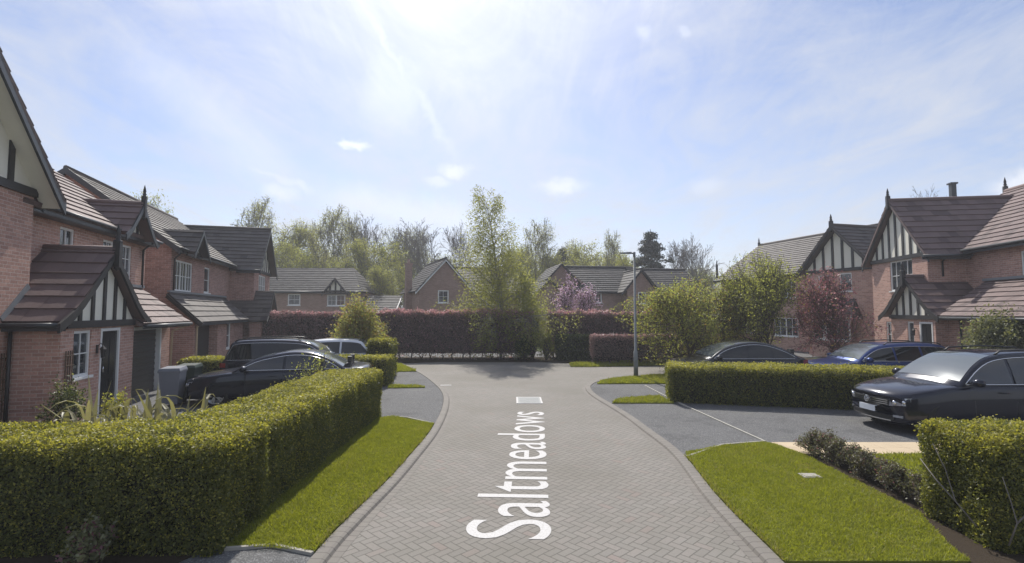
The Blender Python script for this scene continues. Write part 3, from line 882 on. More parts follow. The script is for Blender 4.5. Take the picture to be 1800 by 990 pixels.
    # windscreen and rear window
    def screen(i0, i1, nm, mat, off=.008, mg=.06):
        s_ = MB(); N = 10; seg = []
        tt = np.linspace(i0, i1, 9)
        for t in tt:
            k = min(int(t), len(gx)-2); f = t-k
            x, z = gx[k]*(1-f)+gx[k+1]*f, gz[k]*(1-f)+gz[k+1]*f
            dx, dz = gx[k+1]-gx[k], gz[k+1]-gz[k]; l = math.hypot(dx, dz); nx, nz = dz/l, -dx/l
            if nz < 0: nx, nz = -nx, -nz
            seg.append((x, z, nx, nz))
        for (x, z, nx, nz) in seg:
            y = ys(z)-mg
            for q in np.linspace(-1, 1, N):
                cr = .03 - .012*abs(q) if abs(q) < .5 else .022*(1-(abs(q)-.5)*2) + .002
                s_.v.append(warp((x+nx*(off), y*q, z+nz*off+cr)))
        for i in range(len(seg)-1):
            for j in range(N-1):
                s_.f.append((i*N+j, i*N+j+1, (i+1)*N+j+1, (i+1)*N+j)); s_.m.append(0); s_.sm.append(True)
        return s_.build(nm, mat, body)
    def idx_at(x): return float(np.interp(-x, -gx, np.arange(len(gx))))
    screen(1.2, idx_at(xr0+.05), 'windscreen', M['screen_glass'])
    screen(idx_at(xr1+.02), len(gx)-2.2, 'rear_window', M['screen_glass'])
    # side windows
    def ztop(x): return float(np.interp(-x, -gx, gz))
    def side_glass(xa, xb, sg, nm):
        s_ = MB(); N = 14; pts = []
        for x in np.linspace(xa, xb, N):
            zt = ztop(x)-.085; z0 = belt+.02
            zt = max(zt, z0+.005)
            for f in (0, .5, 1):
                z = z0+(zt-z0)*f; pts.append(warp((x, sg*(ys(z)+.006), z)))
        s_.v = pts
        for i in range(N-1):
            for j in range(2):
                q_ = (i*3+j, i*3+j+1, i*3+j+4, i*3+j+3)
                s_.f.append(q_ if sg < 0 else q_[::-1]); s_.m.append(0); s_.sm.append(True)
        return s_.build(nm, gm, body)
    xm = .05 if H > 1.5 else -.02
    lo = xs0-.02
    # where the pillar meets the belt
    def x_at(ztarget, side):
        for x in np.linspace(gx[0], gx[-1], 300) if side > 0 else np.linspace(gx[-1], gx[0], 300):
            if ztop(x)-.085 > ztarget: return x
        return gx[0]
    fa = x_at(belt+.03, 1); fb = x_at(belt+.03, -1)
    door_b = (xm*.5)-0.12
    rear_b = -hl+1.30
    chrome = MB()
    for sg in (-1, 1):
        side_glass(fa, door_b+.035, sg, 'side_window')
        side_glass(door_b-.035, max(rear_b, fb+.1)+.03, sg, 'side_window')
        if rear_b-.05 > fb+.15: side_glass(rear_b-.04, fb, sg, 'side_window')
        up_, lw = [], []
        for x in np.linspace(fa+.02, fb-.02, 26):
            z = max(ztop(x)-.078, belt+.02); up_.append(warp((x, sg*(ys(z)+.010), z)))
            lw.append(warp((x, sg*(ys(belt+.01)+.012), belt+.012)))
        chrome.tube(up_, .009, 5); chrome.tube(lw, .009, 5)
    chrome.build('window_trim', M['chrome'], body)
    # seams and handles
    se = MB()
    for sg in (-1, 1):
        for x in (fa-.12, door_b, rear_b+.05):
            se.tube([warp((x, sg*(hw*f+.001), z)) for f, z in ((.975, .30), (.998, .45), (1.001, .62), (.985, .80), (.958, belt-.05))], .006, 4)
        for x in (door_b+.18, rear_b+.24):
            ha = MB(); ha.tube([warp((x, sg*(hw*.995+.02), belt-.15)), warp((x+.17, sg*(hw*.995+.02), belt-.145))], .014, 6); ha.build('handle', paint, body)
        se.tube([warp((x, sg*(hw*.94), .27)) for x in np.linspace(wx[1]+.4, wx[0]-.4, 8)], .035, 6)
    se.build('sill_trim', M['blackplastic'], body)
    # mirrors
    for sg in (-1, 1):
        m1 = MB()
        c = Vector((fa-.10, sg*(hw+.10), belt+.06))
        m1.lathe([(0.01, -.11), (.065, -.09), (.085, 0), (.07, .09), (.01, .11)], c, 10, 'y')
        m1.beam((fa-.10, sg*(hw*.93), belt+.0), (fa-.10, sg*(hw+.06), belt+.03), .05, .04)
        m1.build('wing_mirror', M['blackplastic'] if glassdark else paint, body)
    # front
    xf = hl
    def quad_front(y0, y1, z0, z1, off, x=None, N=8, mb=None, slope=0.0):
        x = xf if x is None else x
        b = len(mb.v)
        for (z, o) in ((z0, 0), (z1, slope)):
            for k in range(N+1): mb.v.append(warp((x+off-o, y0+(y1-y0)*k/N, z)))
        for (z, o) in ((z0, 0), (z1, slope)):
            for k in range(N+1): 
                p = mb.v[b + (0 if z == z0 else N+1) + k]; mb.v.append((p[0]-.06, p[1], p[2]))
        for k in range(N):
            mb.f.append((b+k, b+k+1, b+N+2+k, b+N+1+k)); mb.m.append(0); mb.sm.append(False)
            q = b+2*(N+1)
            mb.f.append((b+N+1+k, b+N+2+k, q+N+2+k, q+N+1+k)); mb.m.append(0); mb.sm.append(False)
            mb.f.append((q+k, q+k+1, b+k+1, b+k)); mb.m.append(0); mb.sm.append(False)
    if front_details:
        g = MB(); quad_front(-hw*.62, hw*.62, hood*.58, hood*.70, .012, mb=g, N=12, slope=.02)
        gr = g.build('grille', M['blackplastic'], body)
        c = MB()
        for z in (hood*.59, hood*.63, hood*.67): quad_front(-hw*.6, hw*.6, z, z+.014, .026, mb=c, N=12)
        c.build('grille_bar', M['chrome'], gr)
        g = MB(); quad_front(-hw*.72, hw*.72, .29, .39, .010, mb=g, N=12)
        g.build('lower_grille', M['blackplastic'], body)
        c = MB(); quad_front(-hw*.66, hw*.66, .285, .305, .028, mb=c, N=12); c.build('bumper_trim', M['chrome'], body)
        for sg in (-1, 1):
            h = MB(); h2 = MB()
            N = 8; pts = []
            # wraparound lamp sampled along the corner
            for k in range(N+1):
                t = k/N
                y = hw*(.62+.37*min(1, t*1.35)); x = xf+.014 - (0 if t < .70 else (t-.70)*1.35)
                x -= .02*t
                if t > .7: y = hw*.965
                zl = hood*(.575+.055*t); zt = hood*(.705+.075*t)
                if t > .9: zl = zt-.06
                pts.append((x, sg*y, zl)); pts.append((x-.03, sg*y*(.985), zt))
            h.v = [warp(p) for p in pts]
            for k in range(N): h.f.append((2*k, 2*k+2, 2*k+3, 2*k+1)); h.m.append(0); h.sm.append(True)
            hl_ = h.build('headlight', M['lamp_glass'], body)
            h2.lathe([(0, .035), (.03, .033), (.05, .02), (.055, 0.0), (.0, 0.0)], warp((xf-.005, sg*hw*.72, hood*.645)), 12, 'x'); 
            h3 = h2; h2 = MB(); h2.lathe([(0, .03), (.025, .028), (.04, .015), (.045, 0.0), (.0, 0.0)], warp((xf-.03, sg*hw*.88, hood*.665)), 12, 'x')
            h3.build('lamp', M['chrome'], hl_); h2.build('lamp', M['chrome'], hl_)
            fl = MB(); quad_front(sg*hw*.70, sg*hw*.90, .37, .415, .016, mb=fl, N=4); fl.build('fog_light', M['lamp_glass'], body)
        pl = MB(); quad_front(-.26, .26, .42, .535, .045, mb=pl, N=4); pl.build('number_plate', M['plate'], body)
        if emblem:
            e = MB(); cz = hood*.645; xx = xf+.045
            ring = [(xx, math.cos(a)*.062, cz+math.sin(a)*.062) for a in np.linspace(0, 2*PI, 25)]
            e.tube(ring, .006, 5)
            for p, q in (((-.022, .052), (0, .008)), ((.022, .052), (0, .008)), ((-.05, .03), (-.022, -.05)), ((-.022, -.05), (0, -.005)), ((0, -.005), (.022, -.05)), ((.022, -.05), (.05, .03))):
                e.tube([(xx, p[0], cz+p[1]), (xx, q[0], cz+q[1])], .005, 5)
            e.build('emblem', M['chrome'], gr)
    # rear lamps
    for sg in (-1, 1):
        t = MB(); zc = tail*.86
        pts = []
        for k in range(7):
            f = k/6
            x = -hl-.012 + (max(0, f-.5))*.34*1.1; y = hw*(.60+.355*min(1, f*2)) if f < .5 else hw*.972
            pts += [(x, sg*y, zc-.07), (x, sg*y*.995, zc+.07)]
        t.v = [warp(p) for p in pts]
        for k in range(6): t.f.append((2*k, 2*k+2, 2*k+3, 2*k+1)); t.m.append(0); t.sm.append(True)
        t.build('tail_light', M['tail_lamp'], body)
    if rails:
        for sg in (-1, 1):
            r_ = MB(); y = sg*(yt-.05)
            r_.tube([(xr0-.05, y, H-.05), (xr0-.18, y, H+.035), ((xr0+xr1)/2, y, H+.065), (xr1+.12, y, H+.03), (xr1, y, H-.03)], .018, 6)
            r_.build('roof_rail', M['blackplastic'], body)
    # dark cabin and seats, seen through the glass
    seat = MB()
    for x in (xr0-.75, xr0-1.65):
        for sg in (-1, 1):
            seat.hexa([(x-.12, sg*.37-.24, .45), (x+.42, sg*.37-.24, .45), (x+.42, sg*.37+.24, .45), (x-.12, sg*.37+.24, .45),
                       (x-.30, sg*.37-.20, belt+.12), (x-.16, sg*.37-.20, belt+.12), (x-.16, sg*.37+.20, belt+.12), (x-.30, sg*.37+.20, belt+.12)])
            seat.box(x-.30, x-.19, sg*.37-.12, sg*.37+.12, belt+.14, belt+.30)
    seat.build('seat', M['blackplastic'], body)
    # wheels
    wh0 = None
    for x in wx:
        for sg in (-1, 1):
            w = MB(); w.lathe([(wheel_r-.10, -.10), (wheel_r-.02, -.105), (wheel_r, -.08), (wheel_r, .08), (wheel_r-.02, .105), (wheel_r-.10, .10)], (0, 0, 0), 28, 'y')
            r_ = MB(); r_.lathe([(wheel_r-.10, -.10), (wheel_r-.10, .085), (wheel_r-.125, .09), (wheel_r-.13, .03), (0.0, .02)], (0, 0, 0), 24, 'y')
            for k in range(5):
                a = 2*PI*k/5
                for da in (-.16, .16):
                    r_.beam((0, .065, 0), (math.cos(a+da)*(wheel_r-.11), .08, math.sin(a+da)*(wheel_r-.11)), .035, .03, (0, 1, 0))
            r_.lathe([(0.0, .085), (.05, .08), (.06, .05)], (0, 0, 0), 10, 'y')
            wo = empty('wheel', (x, sg*(hw-.115), wheel_r), PI if sg < 0 else 0, parent=root)
            w.build('tyre', M['rubber'], wo); r_.build('rim', M['alloy'], wo)
    return root
M['car_glass'] = clear_glass('car_glass')
def solid_glass(name, c=(.012, .014, .016)):
    n = NT(name); b = n.pbsdf(Base_Color=c, Roughness=.03); b.inputs['Specular IOR Level'].default_value = .45
    b.inputs['Coat Weight'].default_value = .35; b.inputs['Coat Roughness'].default_value = .02
    return n.mat
M['dark_glass'] = solid_glass('dark_car_glass')
sgn_ = NT('windscreen_glass'); b = sgn_.pbsdf(Base_Color=(.12, .14, .15), Roughness=.07, Metallic=.25); b.inputs['Specular IOR Level'].default_value = 1.0; M['screen_glass'] = sgn_.mat
M['lamp_glass'] = simple('lamp_glass', (.34, .36, .40), .08, .3, .8, var=.5, scale=25, coat=1.0)
M['tail_lamp'] = simple('red_lamp', (.25, .015, .012), .15, 0, .8, var=.2, coat=1.0)
M['plate'] = simple('number_plate', (.62, .66, .72), .4, var=.10, scale=14)
HAZE = .0016
# ================================================================ THE PLACE
# ---------------------------------------------------------------- ground
mb = MB(); mb.box(-150, 150, -40, 260, -.5, -.06)
tag(mb.build('ground', M['ground']), 'grassy ground under and around the estate', 'ground', None, 'structure')

def smooth_line(pts, n=5): return [tuple(p) for p in catmull(pts, n)]
Lp = [G(*p) for p in ((576, 988), (639, 915), (699, 852), (736, 807), (770, 762), (787, 725), (790, 702), (783, 687), (769, 674), (751, 661), (727, 648), (705, 639))]
Rp = [G(*p) for p in ((1342, 990), (1240, 879), (1181, 800), (1128, 757), (1098, 734), (1070, 716), (1050, 704), (1035, 693), (1029, 684), (1033, 677), (1052, 670), (1100, 664.5), (1160, 659))]
Lp = [(-1.95+.05, -7.0), (-1.86, -1.0), (-1.82, 3.0)] + Lp
Rp = [(2.35, -7.0), (2.4, -1.0), (2.45, 3.0)] + Rp + [(11, 20.6), (20, 21.0), (34, 21.2)]
Lk = smooth_line(Lp, 6); Rk = smooth_line(Rp, 6)
Rin = Rk
far_edge = [G(x, y) for x, y in ((1160, 643), (1045, 645.5), (1003, 645.5), (1000, 638.5), (940, 636.5), (860, 636), (780, 636.5))]
far_edge = [(34, 24.2), (20, 23.9), (12, 23.8)] + far_edge
road_poly = Lk[::-1] + Rin + far_edge
road_poly = Lk + far_edge[::-1] + Rk[::-1]
mb = MB(); mb.prism(road_poly[::-1], -.2, 0.0)
tag(mb.build('road', M['paving']), 'herringbone block paved road between the lawns', 'road', None, 'structure')
def offset_line(pts, d):
    out = []
    for i, p in enumerate(pts):
        a, b = pts[max(i-1, 0)], pts[min(i+1, len(pts)-1)]
        tx, ty = b[0]-a[0], b[1]-a[1]; l = math.hypot(tx, ty) or 1
        out.append((p[0]-ty/l*d, p[1]+tx/l*d))
    return out
def kerb(name, line, sgn, label):
    """two bands of kerb blocks: a flush channel row and a raised row with rounded arris"""
    o = [offset_line(line, sgn*d) for d in (-.10, 0.0, .02, .05, .165, .18)]
    z = [.003, .004, .034, .046, .048, .0]
    v, f, uv = [], [], []
    s = 0; n = len(line); S_ = [0]
    for i in range(1, n): S_.append(S_[-1]+math.hypot(line[i][0]-line[i-1][0], line[i][1]-line[i-1][1]))
    for i in range(n):
        for k in range(6): v.append((*o[k][i], z[k]))
    for i in range(n-1):
        for k in range(5): f.append((i*6+k, i*6+k+1, (i+1)*6+k+1, (i+1)*6+k))
    me = bpy.data.meshes.new(name); me.from_pydata(v, [], f); me.materials.append(M['kerb'])
    ul = me.uv_layers.new(name='UVMap')
    for li, lp in enumerate(me.loops):
        vi = lp.vertex_index; ul.data[li].uv = (S_[vi//6], (vi % 6)*.1)
    me.update()
    return tag(link_mesh(name, me), label, 'kerb', None, 'structure')
kerb('kerb', Lk, 1, 'low block kerb edging the road on its lamp-less side')
kerb('kerb', Rk, -1, 'low block kerb curving past the street lamp')
Lo, Ro = offset_line(Lk, .175), offset_line(Rk, -.175)
# asphalt side areas
mb = MB(); mb.prism([(-16, -7), *[p for p in Lo if p[1] < 24.3], (-6.4, 24.35), (-16, 24.35)][::-1], -.2, .035)
tag(mb.build('driveway', M['asphalt']), 'grey asphalt driveways beside the clipped privet hedges', 'driveway', None, 'structure')
mb = MB(); mb.prism([(34, -7), (34, 20.9), *Ro[::-1]][::1], -.2, .035)
tag(mb.build('driveway', M['asphalt']), 'grey asphalt driveway where the large black car stands', 'driveway', None, 'structure')
def seg_between(line, y0, y1): return [p for p in line if y0 <= p[1] <= y1]
LZ = .06
def sheet(name, poly, mat, z, label, cat, z0=-.1, kind='structure'):
    a = sum(poly[i][0]*poly[(i+1) % len(poly)][1]-poly[(i+1) % len(poly)][0]*poly[i][1] for i in range(len(poly)))
    if a < 0: poly = poly[::-1]
    m_ = MB(); m_.prism(poly, z0, z); return tag(m_.build(name, M[mat]), label, cat, None, kind)
def at_y(line, y):
    for a, b in zip(line, line[1:]):
        if (a[1]-y)*(b[1]-y) <= 0 and a[1] != b[1]:
            t = (y-a[1])/(b[1]-a[1]); return (a[0]+(b[0]-a[0])*t, y)
    return line[-1]
# left lawn
y0, y1 = 5.38, 11.35
l1 = [at_y(Lo, y0)] + seg_between(Lo[:len(Lo)], y0+.05, y1-.05) + [at_y(Lo, y1)] + [G(690, 736), (-3.05, 12.0), (-3.1, 12.2), (-4.6, 12.3), (-4.6, 5.6), G(400, 973), G(480, 966)]
sheet('lawn', l1, 'lawn', LZ, 'mown lawn strip below the long privet hedge', 'lawn')
lg = [p for p in l1[:-4]] + [(-3.2, 12.2), (-3.3, 5.75), G(420, 970)]
grass('lawn_grass', 'short mown grass along the long privet hedge', lg, LZ, 7500, .032, .0052, 3, [(p[0]-.02, p[1]) for p in smooth_line(l1[1:-9], 3)])
def edging(pts, label, w=.04, z=.066, mat='concrete'):
    m_ = MB()
    for a, b in zip(pts, pts[1:]): m_.beam((*a, z-.05), (*b, z-.05), w, .10)
    return tag(m_.build('edging_kerb', M[mat]), label, 'edging', None, 'structure')
edging([G(395, 974), G(480, 967), (at_y(Lo, y0)[0]-.01, y0-.03)], 'thin concrete edging at the near end of the hedge lawn')
edging([G(680, 736), G(715, 738), (at_y(Lo, y1)[0]-.01, y1+.04)], 'thin concrete edging between the hedge lawn and driveway')
# soil strip beneath left hedge front
sheet('soil_bed', [(-9.5, 5.0), (-3.35, 5.0), (-3.0, 5.9), (-3.0, 6.8), (-9.5, 6.8)], 'soil', .048, 'bare soil below the front of the privet hedge', 'soil')
# grass strips
g2 = [G(681, 685), G(684, 680.5), G(735, 681), G(747, 684)]
sheet('lawn', g2, 'lawn', LZ, 'narrow grass strip between two driveways', 'lawn'); grass('lawn_grass', 'narrow tuft of grass between the two driveways', g2, LZ, 2200, .06, .012, 4)
g3 = [at_y(Lo, 21.3), G(690, 656), G(688, 640), (at_y(Lo, 24.2)[0]-.02, 24.2)]
sheet('lawn', g3, 'lawn', LZ, 'triangle of grass at the junction by the domed hedges', 'lawn'); grass('lawn_grass', 'grass at the junction beside the domed hedges', g3, LZ, 1500, .07, .014, 5)
# right lawns
y1 = 8.78
r1 = [at_y(Ro, 5.17)] + seg_between(Ro, 5.2, y1-.03) + [at_y(Ro, y1), G(1205, 800), G(1270, 789), G(1345, 783), G(1362, 786), (5.02, 8.95), (5.0, 8.3), (4.98, 6.4), (4.62, 5.6), (4.50, 5.17)]
sheet('lawn', r1, 'lawn', LZ, 'broad mown lawn beside the dark woody shrubs', 'lawn')
grass('lawn_grass', 'short mown grass of the broad lawn by the woody shrubs', r1, LZ, 7500, .032, .0052, 6, [(p[0]+.02, p[1]) for p in smooth_line(r1[1:-10], 3)])
edging([(at_y(Ro, y1)[0]+.01, y1+.04), G(1270, 787), G(1345, 781)], 'thin concrete edging at the head of the broad lawn')
edging([(4.42, 17.2), (4.45, 15.4), (4.53, 13.4), G(1345, 781)], 'pale concrete strip dividing two driveways', .035, .062, 'pale_edging')
sheet('soil_bed', [(4.96, 9.0), (5.45, 9.0), (5.5, 6.5), (9, 6.5), (9, 4.6), (4.45, 4.6), (4.45, 5.1), (4.62, 5.6), (4.97, 6.4)], 'soil', .050, 'bare soil under the shrubs and the corner hedge', 'soil')
# buff paving flags
fl = MB(); x = 4.86
for i in range(9):
    for j in range(2):
        jj = .40*j
        fl.box(x+.003, x+.447, 8.98+jj+.003, 9.38+jj-.003, .0, .055)
    x += .45
tag(fl.build('paving_strip', M['sandstone']), 'buff stone flags beside the asphalt near the woody shrubs', 'paving', None, 'structure')
r2 = [(5.5, 6.7), (5.46, 8.97), (9, 8.97), (9, 6.7)]
sheet('lawn', r2, 'lawn', LZ-.006, 'small lawn behind the woody shrubs', 'lawn'); grass('lawn_grass', 'grass of the small lawn behind the woody shrubs', r2, LZ-.006, 2600, .05, .009, 7)
fl = MB(); x = at_y(Ro, 5.1)[0]+.02
for i in range(7):
    fl.box(x, x+.395, 4.72, 5.12, .0, .06); x += .40
tag(fl.build('paving_strip', M['concrete']), 'pale paving slabs at the near end of the broad lawn', 'paving', None, 'structure')
g4 = [G(1076, 712), G(1085, 706), G(1112, 702), (4.3, 15.05), (4.35, 13.9), G(1150, 712)]
sheet('lawn', g4, 'lawn', LZ, 'thin grass strip ending at the box hedge corner', 'lawn'); grass('lawn_grass', 'grass of the thin strip by the box hedge corner', g4, LZ, 2200, .06, .012, 8)
g5 = [G(1050, 677.5), G(1056, 671.5), G(1100, 666.3), G(1165, 661), (8.5, 19.9), (8.0, 17.6), G(1160, 677), G(1100, 677)]
sheet('lawn', g5, 'lawn', LZ, 'grass patch at the foot of the street lamp', 'lawn'); grass('lawn_grass', 'grass around the foot of the street lamp', g5, LZ, 1800, .07, .014, 9)
g6 = [G(1003, 645.2), G(1001, 639), G(1045, 637.5), G(1165, 635), (14, 25.4), (14, 24.0), G(1160, 642.6), G(1045, 645.1)]
sheet('lawn', g6, 'lawn', .02, 'grass strip below the low brown hedge across the junction', 'lawn'); grass('lawn_grass', 'grass below the low brown hedge across the junction', g6, .02, 900, .08, .018, 10)
sheet('soil_bed', [(-14, 25.55), (16, 25.6), (16, 28.3), (-14, 28.3)], 'soil', .012, 'bare soil under the tall red tipped hedge', 'soil')
sheet('path', [(-40, 28.6), (40, 28.6), (40, 33), (-40, 33)], 'asphalt', -.02, 'pale path glimpsed behind the tall hedge stems', 'path')

# ---------------------------------------------------------------- map overlay street name, added as lettering on the road
cu = bpy.data.curves.new('overlay_lettering', 'FONT'); cu.body = 'Saltmeadows'; cu.size = 1.0; cu.offset = 0.0; cu.resolution_u = 6
to = bpy.data.objects.new('tmp', cu); COL.objects.link(to); bpy.context.view_layer.update()
me = bpy.data.meshes.new_from_object(to.evaluated_get(bpy.context.evaluated_depsgraph_get())); bpy.data.objects.remove(to)
xs = [v.co.x for v in me.vertices]; ys_ = [v.co.y for v in me.vertices]
x0_, x1_ = min(xs), max(xs); ymax = max(ys_)
a_, b_ = Vector((.425, 5.77)), Vector((.785, 12.95))
ln = (b_-a_).length
for v in me.vertices:
    v.co.x = (v.co.x-x0_)/(x1_-x0_)*ln; v.co.y = v.co.y/ymax*.97; v.co.z = 0
me.materials.clear(); me.materials.append(M['paint']); me.name = 'overlay_lettering'
o = link_mesh('overlay_lettering', me); o.location = (a_.x, a_.y, .005); o.rotation_euler = (0, 0, math.atan2(b_.y-a_.y, b_.x-a_.x))
tag(o, 'white map overlay caption reading Saltmeadows, added flat along the paving', 'road marking', None, 'structure')
# rectangular cover with pale frame
cx, cy = G(930, 704); e = empty('inspection_cover', (cx, cy, .004), 0, 'rectangular inspection cover with pale frame beyond the overlay lettering', 'cover')
m_ = MB(); w, h, t = .36, .52, .045
m_.box(-w, w, -h, -h+t, 0, .008); m_.box(-w, w, h-t, h, 0, .008); m_.box(-w, -w+t, -h+t, h-t, 0, .008); m_.box(w-t, w, -h+t, h-t, 0, .008)
m_.build('frame', M['paint'], e)
m_ = MB(); m_.box(-w+t, w-t, -h+t, h-t, 0, .005)
for k in range(5): m_.box(-w+t+.04, w-t-.04, -h+t+.08+k*.16, -h+t+.12+k*.16, .005, .009)
m_.build('plate', M['steel'], e)
m_ = MB(); cx, cy = G(783, 677.5); m_.box(-.17, .2, -.07, .05, 0, .004); o = m_.build('road_marking', M['paint']); o.location = (cx, cy, .005)
tag(o, 'short white dash at the kerb by the driveways', 'road marking', None, 'structure')
m_ = MB(); m_.box(-.13, .13, -.1, .1, -.05, .02); m_.box(-.10, .10, -.07, .07, .02, .026); o = m_.build('utility_cover', M['concrete']); cx, cy = G(1424, 845); o.location = (cx, cy, LZ)
tag(o, 'small pale utility cover set in the broad lawn', 'cover')

# ---------------------------------------------------------------- sky and sun
SUN_EL, SUN_AZ = 46.0, -9.0        # azimuth: degrees to the right of +Y
sd = Vector((math.sin(R(SUN_AZ))*math.cos(R(SUN_EL)), math.cos(R(SUN_AZ))*math.cos(R(SUN_EL)), math.sin(R(SUN_EL))))
w = bpy.data.worlds.new('World'); S.world = w; w.use_nodes = True
nt = w.node_tree; nt.nodes.clear()
class WN(NT):
    def __init__(s, t): s.t = t
n = WN(nt)
out = nt.nodes.new('ShaderNodeOutputWorld')
sky = nt.nodes.new('ShaderNodeTexSky'); sky.sky_type = 'NISHITA'; sky.sun_disc = False
sky.sun_elevation = R(SUN_EL); sky.sun_rotation = R(SUN_AZ); sky.air_density = 1.0; sky.dust_density = 0.7; sky.ozone_density = 1.2; sky.altitude = 50
tc = nt.nodes.new('ShaderNodeTexCoord').outputs['Generated']
sp = n.n('ShaderNodeSeparateXYZ', {0: tc})
zz = n.math('MAXIMUM', sp.outputs[2], 0.0)
den = n.math('ADD', zz, 0.16)
cx_, cy_ = n.math('DIVIDE', sp.outputs[0], den), n.math('DIVIDE', sp.outputs[1], den)
cv = n.n('ShaderNodeCombineXYZ', {0: cx_, 1: cy_, 2: 0.0}).outputs[0]
def wnoise(scale, stretch, rot, detail, rough, dist=0.0, off=(0, 0, 0)):
    mp = n.n('ShaderNodeMapping', {'Vector': cv, 'Rotation': (0, 0, R(rot)), 'Scale': stretch, 'Location': off})
    nd = n.n('ShaderNodeTexNoise', {'Vector': mp.outputs[0], 'Scale': scale, 'Detail': detail, 'Roughness': rough, 'Distortion': dist})
    return nd.outputs['Fac']
c1 = n.ramp(wnoise(1.5, (1, .75, 1), 24, 12, .66, 1.3, (3.1, 1.7, 0)), [(.36, (0, 0, 0)), (.64, (1, 1, 1))])
c2 = n.ramp(wnoise(3.0, (1, .42, 1), -48, 12, .72, 1.2, (1.3, 6.2, 0)), [(.42, (0, 0, 0)), (.70, (1, 1, 1))])
c3 = n.ramp(wnoise(3.4, (1, 1, 1), 0, 8, .62, .25, (7.7, 2.2, 0)), [(.64, (0, 0, 0)), (.74, (1, 1, 1))])
veil = n.math('ADD', n.math('MULTIPLY', c1, .55), n.math('MULTIPLY', c2, .45), clamp=True)
dt = n.n('ShaderNodeVectorMath', {0: tc, 1: tuple(sd)}, operation='DOT_PRODUCT').outputs['Value']
dt = n.math('MAXIMUM', dt, 0.0)
glow = n.math('POWER', dt, 7.0); glow2 = n.math('POWER', dt, 3.0)
hz = n.math('POWER', n.math('SUBTRACT', 1.0, zz), 7.0)
veil = n.math('ADD', n.math('ADD', n.math('MULTIPLY', veil, .78), n.math('MULTIPLY', hz, .42)), .10, clamp=True)
# thin cloud lit by the sun behind it: brighter towards the sun
cb = n.math('ADD', n.math('ADD', 4.7, n.math('MULTIPLY', glow2, 0.5)), n.math('MULTIPLY', n.math('POWER', dt, 20.0), 6.0))
cc = n.n('ShaderNodeVectorMath', {0: (0.93, 0.97, 1.06)}, operation='SCALE'); n.set(cc.inputs['Scale'], cb)
skc = n.n('ShaderNodeVectorMath', {0: sky.outputs[0]}, operation='MULTIPLY'); skc.inputs[1].default_value = (.76, .76, .86)
col = n.mix(veil, skc.outputs[0], cc.outputs[0])
c3m = n.math('MULTIPLY', c3, .65)
cc2 = n.n('ShaderNodeVectorMath', {0: cc.outputs[0]}, operation='SCALE'); cc2.inputs['Scale'].default_value = 1.28
col = n.mix(n.math('MULTIPLY', c3m, 0.0), col, cc2.outputs[0])
# a handful of small fair-weather puffs and two old vapour trails, each at its own bearing
wob = nt.nodes.new('ShaderNodeTexNoise'); n.set(wob.inputs['Vector'], tc); wob.inputs['Scale'].default_value = 22; wob.inputs['Detail'].default_value = 6; wob.inputs['Roughness'].default_value = .62
wv = n.n('ShaderNodeVectorMath', {0: wob.outputs['Color'], 1: (.5, .5, .5)}, operation='SUBTRACT')
wv = n.n('ShaderNodeVectorMath', {0: wv.outputs[0]}, operation='SCALE'); wv.inputs['Scale'].default_value = .05
td = n.n('ShaderNodeVectorMath', {0: tc, 1: wv.outputs[0]}, operation='ADD').outputs[0]
puffs = None
for (px, py, rx, ry, am) in ((622, 256, 26, 9, .9), (800, 300, 24, 12, .75), (772, 322, 26, 9, .5), (985, 326, 44, 12, .75), (490, 340, 28, 15, .6), (1130, 62, 12, 14, .3), (1194, 60, 10, 10, .3), (1240, 326, 30, 14, .3), (1790, 320, 40, 22, .8), (1640, 345, 60, 16, .0)):
    c_ = ray(px, py).normalized(); rt = c_.cross(Vector((0, 0, 1))).normalized(); up_ = rt.cross(c_)
    k = 1/900*math.cos(math.atan(math.hypot(px-900, py-495)/900))
    a = n.n('ShaderNodeVectorMath', {0: td, 1: tuple(rt/(rx*k))}, operation='DOT_PRODUCT').outputs['Value']
    b = n.n('ShaderNodeVectorMath', {0: td, 1: tuple(up_/(ry*k))}, operation='DOT_PRODUCT').outputs['Value']
    b = n.math('SUBTRACT', b, c_.dot(up_)/(ry*k))
    r2 = n.math('SQRT', n.math('ADD', n.math('MULTIPLY', a, a), n.math('MULTIPLY', b, b)))
    m_ = n.math('MULTIPLY', n.n('ShaderNodeMapRange', {0: r2, 1: .2, 2: 1.5, 3: 1.0, 4: 0.0}, interpolation_type='SMOOTHSTEP').outputs[0], am)
    fr_ = n.n('ShaderNodeVectorMath', {0: tc, 1: tuple(c_)}, operation='DOT_PRODUCT').outputs['Value']
    m_ = n.math('MULTIPLY', m_, n.math('GREATER_THAN', fr_, 0.5))
    puffs = m_ if puffs is None else n.math('MAXIMUM', puffs, m_)
